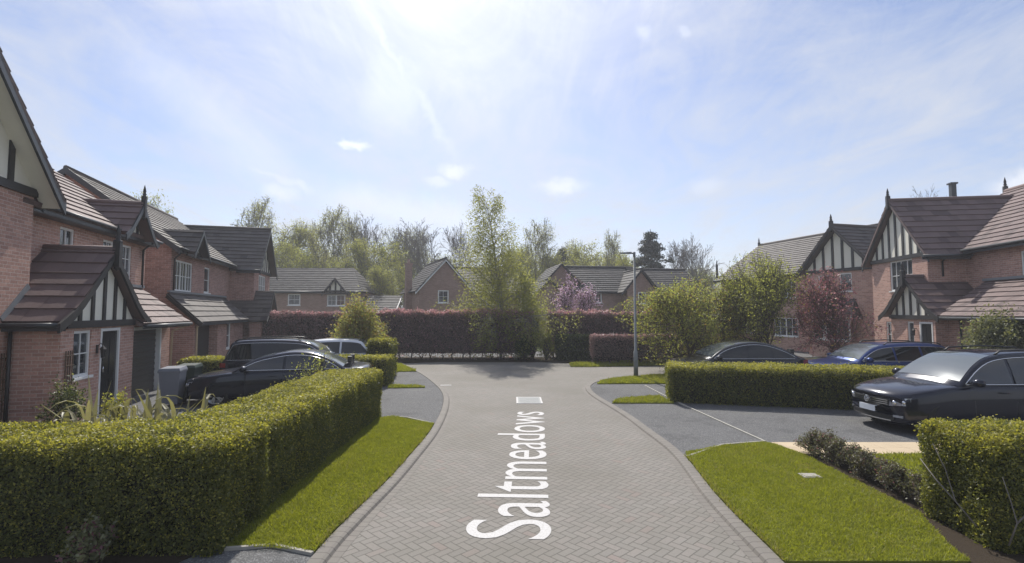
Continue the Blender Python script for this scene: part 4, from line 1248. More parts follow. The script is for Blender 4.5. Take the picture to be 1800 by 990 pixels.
for (p0, p1, wd_, am) in (((640, 10), (800, 275), 13, .28), ((420, 285), (560, 345), 10, .45), ((200, 60), (520, 330), 60, .3), ((560, 345), (900, 400), 40, .5), ((640, 150), (740, 180), 90, .3)):
    A_, B_ = ray(*p0).normalized(), ray(*p1).normalized(); nn_ = A_.cross(B_).normalized(); mid = (A_+B_).normalized(); al = nn_.cross(mid).normalized(); hl_ = (B_-A_).length/2
    k = 1/900*.8
    a = n.math('ABSOLUTE', n.n('ShaderNodeVectorMath', {0: td, 1: tuple(nn_/(wd_*k))}, operation='DOT_PRODUCT').outputs['Value'])
    b = n.math('ABSOLUTE', n.n('ShaderNodeVectorMath', {0: td, 1: tuple(al/hl_)}, operation='DOT_PRODUCT').outputs['Value'])
    m1 = n.n('ShaderNodeMapRange', {0: a, 1: .0, 2: 1.3, 3: 1.0, 4: 0.0}, interpolation_type='SMOOTHSTEP').outputs[0]
    m2 = n.n('ShaderNodeMapRange', {0: b, 1: .5, 2: 1.25, 3: 1.0, 4: 0.0}, interpolation_type='SMOOTHSTEP').outputs[0]
    fr_ = n.n('ShaderNodeVectorMath', {0: tc, 1: tuple(mid)}, operation='DOT_PRODUCT').outputs['Value']
    m_ = n.math('MULTIPLY', n.math('MULTIPLY', m1, m2), n.math('MULTIPLY', n.math('GREATER_THAN', fr_, 0.3), am))
    puffs = n.math('MAXIMUM', puffs, m_)
col = n.mix(puffs, col, cc2.outputs[0])
bg = n.n('ShaderNodeBackground', {'Color': col, 'Strength': .10})
nt.links.new(bg.outputs[0], out.inputs[0])
sl = bpy.data.lights.new('sun', 'SUN'); sl.energy = 3.3; sl.angle = R(.6); sl.color = (1.0, .95, .87)
so = bpy.data.objects.new('sun', sl); COL.objects.link(so)
so.rotation_euler = (-sd).to_track_quat('-Z', 'Y').to_euler(); so.location = (0, 30, 40)

# thin spring haze over the whole estate
hm = bpy.data.materials.new('haze'); hm.use_nodes = True; hm.node_tree.nodes.clear()
ho_ = hm.node_tree.nodes.new('ShaderNodeOutputMaterial'); pv = hm.node_tree.nodes.new('ShaderNodeVolumePrincipled')
pv.inputs['Color'].default_value = (.93, .95, 1.0, 1); pv.inputs['Density'].default_value = HAZE; pv.inputs['Anisotropy'].default_value = .2
hm.node_tree.links.new(pv.outputs[0], ho_.inputs['Volume'])
mb = MB(); mb.box(-155, 155, -45, 265, -1.5, 18.5)
tag(mb.build('haze', hm), 'thin pale haze in the air over the estate', 'haze', None, 'stuff')
# ---------------------------------------------------------------- camera
cd = bpy.data.cameras.new('camera'); cd.sensor_width = 36; cd.lens = 36*F/1800; cd.clip_end = 3000; cd.clip_start = .05
co = bpy.data.objects.new('camera', cd); COL.objects.link(co); co.location = (0, 0, CAMH); co.rotation_euler = (R(90)+PITCH, 0, 0)
S.camera = co
S.view_settings.view_transform = 'Standard'; S.view_settings.look = 'None'; S.view_settings.exposure = 0.70; S.view_settings.gamma = 1
S.cycles.max_bounces = 10; S.cycles.transparent_max_bounces = 16; S.cycles.diffuse_bounces = 5; S.cycles.glossy_bounces = 3; S.cycles.transmission_bounces = 6; S.cycles.volume_bounces = 0
S.cycles.use_denoising = True
# ================================================================ HOUSES
TH = R(15)
O = (-9.49, 11.1)
# ---- house A: the near one beside the long hedge
h = House('detached_house', O, TH, 'brick house with gabled black and white porch behind the long hedge', brick='brick_pink', tile='tile_red', gauge=.36, group='brick houses along the road')
# near wing
h.box_walls(-7.5, -.9, -4.65, .15, 0, 5.05)
h.W.poly([(-.9, -4.65, 5.05), (-.9, .15, 5.05), (-.9, -2.25, 7.5)])
h.W.poly([(-7.5, -4.65, 5.05), (-7.5, .15, 5.05), (-7.5, -2.25, 7.5)])
h.roof('x', -7.7, -.45, -2.25, 2.68, 4.96, 7.72)
h.timber_gable('x', -.9, 1, -4.65, .15, 5.15, 7.45, 5, .15, .17)
h.barge('x', -.9, 1, -4.95, .45, 4.93, 7.70, .20, .40, .05)
s_ = MB()
for (ua, ub) in ((-4.93, -2.25), (.43, -2.25)):
    s_.poly([(-.9, ua, 4.80), (-.46, ua, 4.80), (-.46, ub, 7.55), (-.9, ub, 7.55)])
s_.build('soffit', M['render'], h.root)
h.finial(-.45, -2.25, 7.75)
# main range
h.box_walls(-8.2, -1.25, .16, 6.75, 0, 4.9,
    px=[(1.86, 2.50, 3.45, 4.62), (3.95, 5.75, 3.30, 4.58)])
h.W.poly([(-8.2, 6.75, 4.9), (-1.25, 6.75, 4.9), (-4.72, 6.75, 7.6)])
h.roof('y', -.2, 6.95, -4.72, 3.86, 4.86, 7.66)
h.window('x', -1.25, 1, 1.86, 2.50, 3.45, 4.62, 2, 2)
h.window('x', -1.25, 1, 3.95, 5.75, 3.30, 4.58, 2, 3, cas=3)
h.gutter('x', -.90, .5, 3.95, 4.92); h.gutter('x', -.90, 5.75, 6.95, 4.92)
h.bx(h.FA, 'x', -1.25, 1, .2, 6.9, 4.70, 4.76, 0.0, .33)
h.finial(-4.72, 6.95, 7.7, .5, .1, .05)
# gablet above the first-floor window
roof_plane(h.T, [(-3.2, 3.92, 4.80), (-.62, 3.92, 4.80), (-.62, 4.85, 5.80), (-2.6, 4.85, 5.80)], .3)
roof_plane(h.T, [(-3.2, 5.78, 4.80), (-.62, 5.78, 4.80), (-.62, 4.85, 5.80), (-2.6, 4.85, 5.80)], .3)
h.T.tube([(-2.6, 4.85, 5.83), (-.62, 4.85, 5.83)], .07, 8)
h.timber_gable('x', -.95, 1, 4.05, 5.65, 4.80, 5.66, 3, .11, .10)
h.barge('x', -.95, 1, 3.86, 5.84, 4.72, 5.80, .13, .32, .04, flare=.10)
h.finial(-.62, 4.85, 5.85, .55, .45, .06)
# porch
h.wall('x', 0, 1, -.42, 2.93, 0, 2.14, [(.06, .78, 1.05, 2.08), (1.18, 2.14, 0, 2.10)])
h.wall('y', -.42, -1, -.9, 0, 0, 2.14); h.wall('y', 2.93, 1, -1.25, 0, 0, 2.14)
h.W.poly([(-1.2, 2.93, 2.14), (-1.2, -.42, 2.14), (0, -.42, 2.14), (0, 2.93, 2.14)])
h.window('x', 0, 1, .06, .78, 1.05, 2.08, 2, 2)
h.door('x', 0, 1, 1.18, 2.14, 2.10)
for (u0, u1) in ((-.62, 1.255), (3.13, 1.255)):
    roof_plane(h.T, [(-1.28, u0, 2.28), (.22, u0, 2.28), (.22, u1, 3.98), (-1.28, u1, 3.98)], .40)
h.T.tube([(-1.28, 1.255, 4.01), (.22, 1.255, 4.01)], .08, 8)
h.timber_gable('x', 0, 1, -.30, 2.81, 2.30, 3.80, 5, .12, .16)
h.barge('x', 0, 1, -.66, 3.17, 2.22, 3.97, .15, .18, .05, m='timber', flare=.26)
h.finial(.24, 1.255, 4.0, .62, .42, .075)
h.bx(h.FA, 'y', -.62, -1, -.9, .17, 2.10, 2.26, -.02, .02); h.FA.tube([(-.9, -.69, 2.22), (.17, -.69, 2.22)], .05, 8)
m_ = MB(); m_.beam((-.885, -.66, 2.33), (-.885, .12, 3.05), .02, .14); m_.build('flashing', M['lead'], h.root)
# lean-to over the garage
roof_plane(h.T, [(.22, 2.9, 2.16), (.22, 6.55, 2.16), (-1.25, 6.55, 3.26), (-1.25, 2.3, 3.26)], .30)
m_ = MB(); m_.beam((-1.22, 2.4, 3.33), (-1.22, 6.6, 3.33), .10, .09); m_.build('flashing', M['lead'], h.root)
h.wall('x', -.30, 1, 2.93, 6.35, 0, 2.12, [(3.25, 5.55, 0, 2.02)], rev=.15)
h.wall('y', 6.35, 1, -1.25, -.30, 0, 2.4)
g = MB(); 
for k in range(22): g.box(-.44, -.42+.012*(k % 2), 3.26, 5.54, .02+k*.09, .02+k*.09+.084)
g.build('garage_door', M['garage'], h.root)
g = MB(); g.box(-.42, -.28, 3.19, 3.26, 0, 2.04); g.box(-.42, -.28, 5.54, 5.62, 0, 2.04); g.box(-.42, -.28, 3.26, 5.54, 1.96, 2.05); g.build('garage_frame', M['white'], h.root)
h.bx(h.FA, 'x', .22, 1, 2.95, 6.55, 2.02, 2.14, -.02, .01); h.FA.tube([(.27, 2.95, 2.10), (.27, 6.55, 2.10)], .05, 8)
h.pipe([(.22, 6.30, 2.05), (-.2, 6.28, 1.85), (-.24, 6.28, 0)], .035, 'sandstone')
h.pipe([(-.85, 6.3, 4.80), (-1.18, 6.4, 4.55), (-1.18, 6.4, 3.3)])
# gutter pipe beside the porch
h.pipe([(-.82, -.50, 2.1), (-.82, -.50, 0)])
# wall lantern
l_ = MB(); l_.box(.0, .03, 1.00, 1.06, 1.52, 1.72); l_.tube([(.02, 1.03, 1.7), (.09, 1.03, 1.76), (.13, 1.03, 1.68)], .01, 5)
l_.lathe([(.0, .30), (.03, .26), (.075, .20), (.055, .19), (.04, .0), (.0, -.02)], (.13, 1.03, 1.42), 6, smooth=False)
l_.build('wall_lantern', M['timber'], h.root)
h.done()
# trellises on the porch side
for (X, Y, lab) in ((.03, -.28, 'brown wooden trellis fixed beside the porch window'), (-.86, -.75, 'brown wooden trellis in the shade of the recessed wall')):
    t_ = MB()
    for k in range(4): t_.box(0, .02, k*.085-.01, k*.085+.012, .15, 1.62)
    for k in range(7): t_.box(.02, .032, -.02, .275, .25+k*.21, .27+k*.21)
    o = t_.build('trellis', simple('brown_wood', (.10, .065, .04), .8)); c, s__ = math.cos(TH), math.sin(TH)
    o.location = (O[0]+X*c-Y*s__, O[1]+X*s__+Y*c, .05); o.rotation_euler = (0, 0, TH); tag(o, lab, 'trellis', 'trellises')

# ---- house B
h = House('detached_house', O, TH, 'brick house with grey lean-to garage roof behind the parked saloon', brick='brick', tile='tile', gauge=.30, group='brick houses along the road')
h.box_walls(-7.8, -1.1, 8.6, 16.8, 0, 4.9, px=[(9.05, 10.95, 3.30, 4.50), (12.5, 13.3, 3.35, 4.50)])
h.W.poly([(-7.8, 8.6, 4.9), (-1.1, 8.6, 4.9), (-4.45, 8.6, 7.5)])
h.roof('y', 8.38, 19, -4.45, 3.70, 4.86, 7.62)
h.barge('y', 8.38, -1, -8.12, -.75, 4.88, 7.66, .20, 0, .05)
h.window('x', -1.1, 1, 9.05, 10.95, 3.30, 4.50, 2, 2, cas=3); h.window('x', -1.1, 1, 12.5, 13.3, 3.35, 4.50, 1, 2)
h.gutter('x', -.75, 8.4, 9.15, 4.92); h.gutter('x', -.75, 10.9, 16.2, 4.92)
h.pipe([(-.72, 8.65, 4.8), (-1.03, 8.72, 4.5), (-1.03, 8.72, 3.3)])
# gablet
for u0 in (9.08, 10.92): roof_plane(h.T, [(-3.0, u0, 4.80), (-.45, u0, 4.80), (-.45, 10.0, 5.78), (-2.5, 10.0, 5.78)], .3)
h.timber_gable('x', -.80, 1, 9.2, 10.8, 4.78, 5.64, 3, .11, .10)
h.barge('x', -.80, 1, 9.02, 10.98, 4.72, 5.78, .13, .33, .04)
# wing
h.box_walls(-6, .05, 16.75, 20.9, 0, 4.78, px=[(17.9, 19.75, 3.4, 4.55), (17.9, 19.75, 1.0, 2.1)])
h.W.poly([(.05, 16.75, 4.78), (.05, 20.9, 4.78), (.05, 18.82, 7.0)])
h.roof('x', -6, .42, 18.82, 2.42, 4.70, 7.22)
h.window('x', .05, 1, 17.9, 19.75, 3.4, 4.55, 2, 2, cas=3); h.window('x', .05, 1, 17.9, 19.75, 1.0, 2.1, 2, 2, cas=3)
h.timber_gable('x', .05, 1, 16.75, 20.9, 4.82, 7.0, 7, .13, .16)
h.barge('x', .05, 1, 16.35, 21.3, 4.68, 7.22, .16, .34, .05)
h.gutter('y', 16.40, -.75, .42, 4.74, -1)
# porch
h.box_walls(.05, .62, 16.0, 18.5, 0, 2.05, px=[(16.35, 17.0, .8, 1.95), (17.15, 18.0, 0, 2.0)])
h.window('x', .62, 1, 16.35, 17.0, .8, 1.95, 1, 2); h.door('x', .62, 1, 17.15, 18.0, 2.0)
for u0 in (15.75, 18.75): roof_plane(h.T, [(-1.1, u0, 2.02), (.95, u0, 2.02), (.95, 17.25, 3.62), (-1.1, 17.25, 3.62)], .3)
h.timber_gable('x', .62, 1, 15.98, 18.52, 2.15, 3.48, 5, .11, .13); h.barge('x', .62, 1, 15.72, 18.78, 1.98, 3.62, .13, .33, .04, m='timber', flare=.15)
# lean-to
roof_plane(h.T, [(.04, 8.38, 2.10), (.04, 15.9, 2.10), (-1.1, 15.9, 3.2), (-1.1, 8.38, 3.2)], .3)
h.barge  # noqa
m_ = MB(); m_.beam((-1.08, 8.4, 3.26), (-1.08, 15.9, 3.26), .10, .08); m_.build('flashing', M['lead'], h.root)
m_ = MB(); m_.beam((.06, 8.36, 2.02), (-1.1, 8.36, 3.12), .04, .18, (0, 1, 0)); m_.beam((.06, 8.34, 2.00), (-1.1, 8.34, 3.10), .18, .04, (0, 1, 0)); m_.build('bargeboard', M['timber'], h.root)
h.wall('x', -.25, 1, 8.6, 16.0, 0, 2.08, [(9.0, 11.6, 0, 2.0), (13.0, 13.7, .8, 2.0)], rev=.35)
h.W.poly([(-1.1, 8.6, 0), (-.25, 8.6, 0), (-.25, 8.6, 2.3), (-1.1, 8.6, 3.1)])
g = MB(); g.box(-.62, -.58, 9.0, 11.6, 0, 2.0)
for k in range(10): g.box(-.58, -.575, 9.02, 11.58, .03+k*.2, .03+k*.2+.18)
g.build('garage_door', M['garage'], h.root)
h.window('x', -.25, 1, 13.0, 13.7, .8, 2.0, 1, 2)
h.pipe([(-.15, 8.8, 2.0), (-.2, 8.75, 1.9), (-.2, 8.75, 0)], .035, 'sandstone')
h.bx(h.FA, 'x', .04, 1, 8.4, 15.8, 1.97, 2.09, -.02, .01)
h.done()

# ---- R1: right-hand near house
h = House('detached_house', (16.7, 20.5), R(171), 'brick house with black and white gable and porch behind the large black car', brick='brick_pink', tile='tile_red', gauge=.36, group='brick houses along the road')
h.box_walls(-6, 0, -4.15, 0, 0, 4.85, px=[(-2.65, -1.0, 3.42, 4.75), (-3.15, -2.0, .9, 2.05)])
h.roof('x', -6, .27, -2.075, 2.50, 4.72, 7.42)
h.W.poly([(0, -4.15, 4.85), (0, 0, 4.85), (0, -2.07, 7.1)])
h.timber_gable('x', 0, 1, -4.15, 0, 4.92, 7.18, 7, .13, .17)
h.barge('x', 0, 1, -4.60, .45, 4.66, 7.42, .15, .19, .05, m='fascia')
h.finial(.26, -2.075, 7.45, .55, .35, .07)
h.window('x', 0, 1, -2.65, -1.0, 3.42, 4.75, 2, 2, cas=2); h.window('x', 0, 1, -3.15, -2.0, .9, 2.05, 4, 2)
h.gutter('y', .42, -1.3, .42, 4.76, 1)
# main
h.box_walls(-9.2, -1.4, -3.2, 9.5, 0, 4.9, px=[(2.6, 4.2, 3.3, 4.6), (6, 7.6, 3.3, 4.6)])
h.W.poly([(-9.2, -3.2, 4.9), (-1.4, -3.2, 4.9), (-5.3, -3.2, 7.8)]); h.W.poly([(-9.2, 9.5, 4.9), (-1.4, 9.5, 4.9), (-5.3, 9.5, 7.8)])
h.roof('y', -3.4, 9.7, -5.3, 4.30, 4.86, 7.95)
h.window('x', -1.4, 1, 2.6, 4.2, 3.3, 4.6, 2, 2, cas=2); h.window('x', -1.4, 1, 6, 7.6, 3.3, 4.6, 2, 2, cas=2)
h.gutter('x', -1.0, .45, 9.7, 4.94)
h.finial(-5.3, -3.4, 7.97, .65, .1, .07)
h.pipe([(-.45, .45, 4.7), (-.5, .07, 4.5), (-.5, .07, 3.9)])
# chimney pipe
c_ = MB(); c_.box(-3.20, -3.0, -3.40, -3.20, 5.2, 8.35); c_.box(-3.25, -2.95, -3.45, -3.15, 8.35, 8.42); c_.build('chimney', M['fascia'], h.root)
# porch
h.box_walls(0.0, .5, -1.75, 1.15, 0, 2.2, px=[(-.62, -.18, 0, 2.1), (.2, 1.0, 0, 2.1)])
h.W.poly([(0, 1.15, 0), (-1.4, 1.15, 0), (-1.4, 1.15, 2.3), (0, 1.15, 2.3)])
h.window('x', .5, 1, -.62, -.18, 0, 2.1, 1, 2, sill=False); h.door('x', .5, 1, .2, 1.0, 2.1)
for u0 in (-2.02, 1.42): roof_plane(h.T, [(-1.5, u0, 2.33), (.74, u0, 2.33), (.74, -.3, 3.92), (-1.5, -.3, 3.92)], .38)
h.T.tube([(-1.5, -.3, 3.95), (.74, -.3, 3.95)], .08, 8)
h.timber_gable('x', .5, 1, -1.75, 1.15, 2.36, 3.78, 5, .12, .16)
h.barge('x', .5, 1, -2.08, 1.48, 2.26, 3.92, .15, .20, .05, m='timber', flare=.22)
h.finial(.76, -.3, 3.95, .62, .40, .075)
# lean-to
roof_plane(h.T, [(.5, 1.3, 2.33), (.5, 9.5, 2.33), (-1.4, 9.5, 3.62), (-1.4, .9, 3.62)], .30)
m_ = MB(); m_.beam((-1.37, .9, 3.70), (-1.37, 9.5, 3.70), .12, .1); m_.build('flashing', M['lead'], h.root)
h.wall('x', .05, 1, 1.15, 9.5, 0, 2.3, [(3.2, 5.8, 0, 2.1)], rev=.2)
g = MB(); g.box(-.2, -.14, 3.2, 5.8, 0, 2.1); g.build('garage_door', M['garage'], h.root)
h.bx(h.FA, 'x', .5, 1, 1.4, 9.5, 2.19, 2.32, -.02, .01); h.FA.tube([(.56, 1.4, 2.27), (.56, 9.5, 2.27)], .05, 8)
h.pipe([(.12, 1.9, 2.2), (.12, 1.9, 0)])
l_ = MB(); l_.lathe([(.0, .30), (.03, .26), (.075, .20), (.055, .19), (.04, .0), (.0, -.02)], (.60, -.02, 1.55), 6, smooth=False); l_.box(.5, .6, -.03, 0, 1.82, 1.85); l_.build('wall_lantern', M['timber'], h.root)
h.done()

# ---- R2
h = House('detached_house', (18.5, 26.0), R(195), 'brick house with bay window and timbered gable behind the plum tree', brick='brick_pink', tile='tile', gauge=.30, group='brick houses along the road')
h.box_walls(-6, 0, -4.3, 0, 0, 4.8, px=[(-3.5, -2.7, 3.6, 4.55), (-2.1, -1.35, 3.6, 4.6)])
h.W.poly([(0, -4.3, 4.8), (0, 0, 4.8), (0, -2.15, 7.0)])
h.roof('x', -6, .42, -2.15, 2.60, 4.66, 7.25)
h.timber_gable('x', 0, 1, -4.3, 0, 4.86, 7.02, 6, .15, .17)
h.barge('x', 0, 1, -4.78, .48, 4.6, 7.25, .17, .34, .05, m='timber'); h.finial(.38, -2.15, 7.28, .6, .3, .08)
h.window('x', 0, 1, -3.5, -2.7, 3.6, 4.55, 1, 2); h.window('x', 0, 1, -2.1, -1.35, 3.6, 4.6, 1, 2)
b_ = MB(); b_.box(.0, .55, -3.5, -1.0, 0, .9); b_.build('bay_base', M['brick_pink'], h.root)
for (k, c, u0, u1) in (('x', .55, -3.45, -2.65), ('x', .55, -2.60, -1.85), ('x', .55, -1.8, -1.05)):
    h.window(k, c, 1, u0, u1, .95, 2.1, 1, 1, rev=.03, fr=.08)
b_ = MB(); roof_plane(b_, [(.75, -3.75, 2.15), (.75, -.75, 2.15), (0, -1.2, 3.2), (0, -3.3, 3.2)], .3); b_.poly([(.75, -.75, 2.15), (0, -.75, 2.15), (0, -1.2, 3.2)]); b_.poly([(.75, -3.75, 2.15), (0, -3.75, 2.15), (0, -3.3, 3.2)]); b_.box(0, .7, -3.7, -.8, 2.08, 2.15)
b_.build('bay_roof', M['tile'], h.root)
h.box_walls(-9.2, -1.4, -13.9, 1.0, 0, 4.9, px=[(-8.0, -6.6, 3.4, 4.6), (-11.5, -10.2, 3.4, 4.6), (-8.5, -6.5, .9, 2.1), (-12.2, -10.2, 1.0, 2.1)])
for Y in (-13.9, 1.0): h.W.poly([(-9.2, Y, 4.9), (-1.4, Y, 4.9), (-5.3, Y, 7.7)])
h.roof('y', -14.2, 1.2, -5.3, 4.30, 4.86, 7.83)
h.barge('y', -14.2, -1, -9.6, -1.0, 4.86, 7.85, .2, 0, .05)
for q in ((-8.0, -6.6, 3.4, 4.6), (-11.5, -10.2, 3.4, 4.6), (-8.5, -6.5, .9, 2.1), (-12.2, -10.2, 1.0, 2.1)): h.window('x', -1.4, 1, *q, 2, 2, cas=2)
h.gutter('x', -1.0, -14.2, -4.8, 4.94); h.finial(-5.3, -14.2, 7.85, .6, .1, .07); h.finial(-1.6, -14.6, 6.0, .6, .8, .06)
h.done()

# ---- far houses: local +X faces the camera
def far_house(loc, rz, label, tile='tile_grey'):
    return House('detached_house', loc, rz, label, brick='brick_far', tile=tile, gauge=.32, group='brick houses beyond the tall hedge')
# H3  (Y runs to the right in the picture)
h = far_house((-20.8, 45), R(-90), 'long low brick house with timbered gablet beyond the yellow bush')
h.box_walls(-6, 0, 0, 7.5, 0, 4.25, px=[(1.1, 2.2, 3.05, 4.05), (4.55, 6.15, 3.0, 4.0)])
ze, zr = 4.25, 6.6
roof_plane(h.T, [(.35, -1.4, ze), (.35, 7.7, ze), (-3.1, 5.9, zr), (-3.1, -1.4, zr)], .32); roof_plane(h.T, [(-6.3, -1.4, ze), (-6.3, 7.7, ze), (-3.1, 5.9, zr), (-3.1, -1.4, zr)], .32); roof_plane(h.T, [(.35, 7.7, ze), (-6.3, 7.7, ze), (-3.1, 5.9, zr)], .32)
h.window('x', 0, 1, 1.1, 2.2, 3.05, 4.05, 2, 2, fr=.09); h.window('x', 0, 1, 4.55, 6.15, 3.0, 4.0, 2, 2, cas=2, fr=.09)
h.timber_gable('x', .2, 1, 4.4, 6.3, 4.15, 5.35, 3, .14, .14); h.barge('x', .2, 1, 4.2, 6.5, 4.05, 5.45, .14, .2, .05, m='timber')
for u0 in (4.25, 6.45): roof_plane(h.T, [(-2.2, u0, 4.1), (.42, u0, 4.1), (.42, 5.35, 5.45), (-2.2, 5.35, 5.45)], .32)
h.gutter('x', .35, -1.4, 4.2, 4.3); h.gutter('x', .35, 6.5, 7.7, 4.3)
h.wall('x', .6, 1, 8.0, 10.6, 0, 2.6); roof_plane(h.T, [(.9, 6.4, 2.55), (.9, 10.8, 2.55), (-1.5, 10.8, 3.95), (-1.5, 6.4, 3.95)], .3)
m_ = MB(); m_.beam((.93, 10.85, 2.55), (-1.5, 10.85, 3.95), .06, .16); m_.build('verge_trim', M['white'], h.root)
h.wall('y', 10.6, 1, -1.4, .6, 0, 2.6)
h.done()
# H4
h = far_house((-7.45, 41), R(-68), 'brick gable end house with tall chimney next to the birch')
h.box_walls(-7, 0, 0, 4.3, 0, 4.3, px=[(1.55, 2.45, 3.2, 4.25)])
h.W.poly([(0, 0, 4.3), (0, 4.3, 4.3), (0, 2.15, 6.6)])
h.roof('x', -7, .25, 2.15, 2.5, 4.12, 6.85); h.barge('x', 0, 1, -.35, 4.65, 4.1, 6.85, .16, .2, .05, m='white')
h.window('x', 0, 1, 1.55, 2.45, 3.2, 4.25, 2, 2, fr=.09)
c_ = MB(); c_.box(-3.6, -2.9, -.5, 0, 0, 6.5); c_.box(-3.65, -2.85, -.55, .05, 6.5, 6.65); c_.lathe([(.12, 0), (.10, .35), (.0, .35)], (-3.25, -.25, 6.65), 8); c_.build('chimney', M['brick_far'], h.root)
h.box_walls(-9, -1.5, 4.3, 9.5, 0, 4.3, px=[(5.6, 6.9, 3.1, 4.1)]); h.roof('y', 2.2, 9.7, -5.2, 4.0, 4.15, 6.6)
h.window('x', -1.5, 1, 5.6, 6.9, 3.1, 4.1, 2, 2, cas=2, fr=.09)
h.gutter('x', -1.2, 4.4, 9.7, 4.2)
h.done()
# H5
h = far_house((1.8, 40), R(-82), 'sprawling brick house with several grey roofs behind the blossom tree')
h.box_walls(-4, 0, .1, 2.35, 0, 3.7); h.W.poly([(0, .1, 3.7), (0, 2.35, 3.7), (0, 1.15, 5.0)]); h.roof('x', -4, .2, 1.15, 1.45, 3.6, 5.05)
h.barge('x', 0, 1, -.35, 2.65, 3.55, 5.05, .13, .16, .04, m='timber')
h.box_walls(-6, -1.2, .9, 4.6, 0, 4.6); h.W.poly([(-1.2, .9, 4.6), (-1.2, 4.6, 4.6), (-1.2, 2.4, 6.3)])
roof_plane(h.T, [(-7, .6, 4.5), (-.95, .6, 4.5), (-.95, 2.4, 6.4), (-7, 2.4, 6.4)], .3); roof_plane(h.T, [(-7, 4.5, 4.2), (-.95, 4.5, 4.2), (-.95, 2.4, 6.4), (-7, 2.4, 6.4)], .3)
h.box_walls(-7, -.6, 2.4, 8.0, 0, 4.15, px=[(5.0, 5.6, 3.2, 4.0)]); h.roof('y', 2.4, 9.4, -3.6, 3.3, 4.1, 6.35)
h.window('x', -.6, 1, 5.0, 5.6, 3.2, 4.0, 2, 2, fr=.09)
h.box_walls(-5, .8, 7.2, 9.5, 0, 4.2, px=[(8.1, 8.75, 3.1, 4.05)]); h.W.poly([(.8, 7.2, 4.2), (.8, 9.5, 4.2), (.8, 8.35, 5.7)]); h.roof('x', -5, 1.05, 8.35, 1.6, 4.0, 5.85)
h.barge('x', .8, 1, 6.7, 10.0, 3.95, 5.85, .14, .2, .04, m='timber')
h.window('x', .8, 1, 8.1, 8.75, 3.1, 4.05, 2, 2, fr=.09)
h.box_walls(-6, .2, 9.5, 13.6, 0, 4.1); h.roof('y', 8.5, 13.9, -2.9, 3.4, 4.0, 6.15)
h.W.poly([(-6, 13.6, 4.1), (.2, 13.6, 4.1), (-2.9, 13.6, 6.0)])
h.gutter('x', -.3, 2.4, 7.1, 4.15); h.gutter('x', .5, 10.0, 13.8, 4.05)
h.done()
# ================================================================ HEDGES
HM = [L['privet'], L['privet_new']]
core = M['core'] = simple('hedge_shade_core', (.030, .028, .016), .95, var=.4, scale=14)  # dark colour of the solid core that blocks light inside the hedges
hedge('privet_hedge', 'long clipped privet hedge turning the corner before the porch house', None,
      [(-9.6, 5.28, 0, 6.65, 1.12, 0, 1.17), (-4.42, 6.2, R(88.6), 6.15, 0.0001+1.0, 0, 1.15)][:1] +
      [(-3.02, 6.3, R(90.6), 6.05, 1.32, 0, 1.13)], .029, 11000, HM, core, .85, .20, .065, .16, .13, 1, .10)
hedge('privet_hedge', 'clipped privet hedge with bare inner branches at the broad lawn corner', None,
      [(4.9, 5.32, R(-3), 4.0, 1.10, 0, 1.20)], .029, 12500, HM, core, .85, .24, .075, .22, .16, 2, .13)
br = [o for o in bpy.data.objects if o.name.startswith('privet_hedge')][-1]
b_ = MB(); rr = random.Random(4)
for (base, pts) in enumerate([[(-.02, .2, .25), (-.10, .35, .45), (-.07, .5, .75), (-.10, .62, 1.0)], [(-.10, .35, .45), (-.14, .55, .62), (-.11, .8, .78)], [(.1, -.02, .15), (.12, -.10, .4), (.05, -.12, .62), (.0, -.10, .85)], [(.12, -.10, .4), (.3, -.13, .6), (.42, -.12, .85)], [(.5, -.0, .1), (.52, -.10, .4), (.6, -.12, .7)], [(.52, -.10, .4), (.40, -.13, .62)]]):
    b_.tube(pts, [.009, .007, .005, .003][:len(pts)], 6)
b_.build('branch', M['bark_grey'], br)
hedge('privet_hedge', 'clipped box hedge row screening the blue car and the dark hatchback', None,
      [(4.25, 14.05, R(-14.0), 6.8, 1.45, 0, 1.03)], .040, 4200, HM, core, .85, .13, .05, .15, .13, 3, .09, stems=None)
hedge('privet_hedge', 'low clipped hedge at the driveway end behind the long hedge', None,
      [(-6.75, 17.0, 0, 2.62, 1.2, 0, 1.0)], .05, 2600, HM, core, .85, .12, .04, .16, .12, 4, .09)
hedge('privet_hedge', 'domed clipped hedge standing taller behind the low driveway hedge', None,
      [(-5.4, 18.9, 0, .95, 1.3, 0, 1.50)], .05, 2600, HM, core, .85, .16, .05, .42, .12, 5, .2)
hedge('privet_hedge', 'small clipped hedge against the garage behind the dark saloon', None,
      [(-10.6, 16.3, R(10), 1.4, .9, 0, 1.0)], .05, 2600, HM, core, .85, .12, .04, .2, .12, 6, .12)
PM = [L['photinia'], L['photinia_new']]; PM3 = PM
pc = simple('dark_core_stems', (.03, .024, .022), .95, var=.3)  # dark colour shared by the light-blocking core and the bare stems
hedge('photinia_hedge', 'tall purple hedge with reddish tips running behind the birch', None,
      [(-7.9, 26.7, 0, 9.0, 1.3, 0, 2.48), (2.0, 27.2, R(1.5), 6.2, 1.2, 0, 2.44)], .080, 2100, PM3, pc, .85, .10, .14, .16, .18, 7, .14, stems=.36, top_rag=1.6)
hedge('photinia_hedge', 'sparse brownish hedge beside the half timbered wing of the far brick house', None,
      [(-13.4, 26.9, 0, 5.4, 1.2, 0, 2.45)], .08, 1400, [L['beech'], L['photinia_new']], pc, .6, .16, .10, .12, .16, 8, .14, stems=None)
hedge('beech_hedge', 'low brown beech hedge on thin stems behind the street lamp', None,
      [(3.85, 24.6, R(-1.0), 7.6, .8, 0, 1.38)], .06, 1900, [L['beech'], L['photinia_new']], pc, .35, .08, .06, .08, .12, 9, .12, stems=.30)
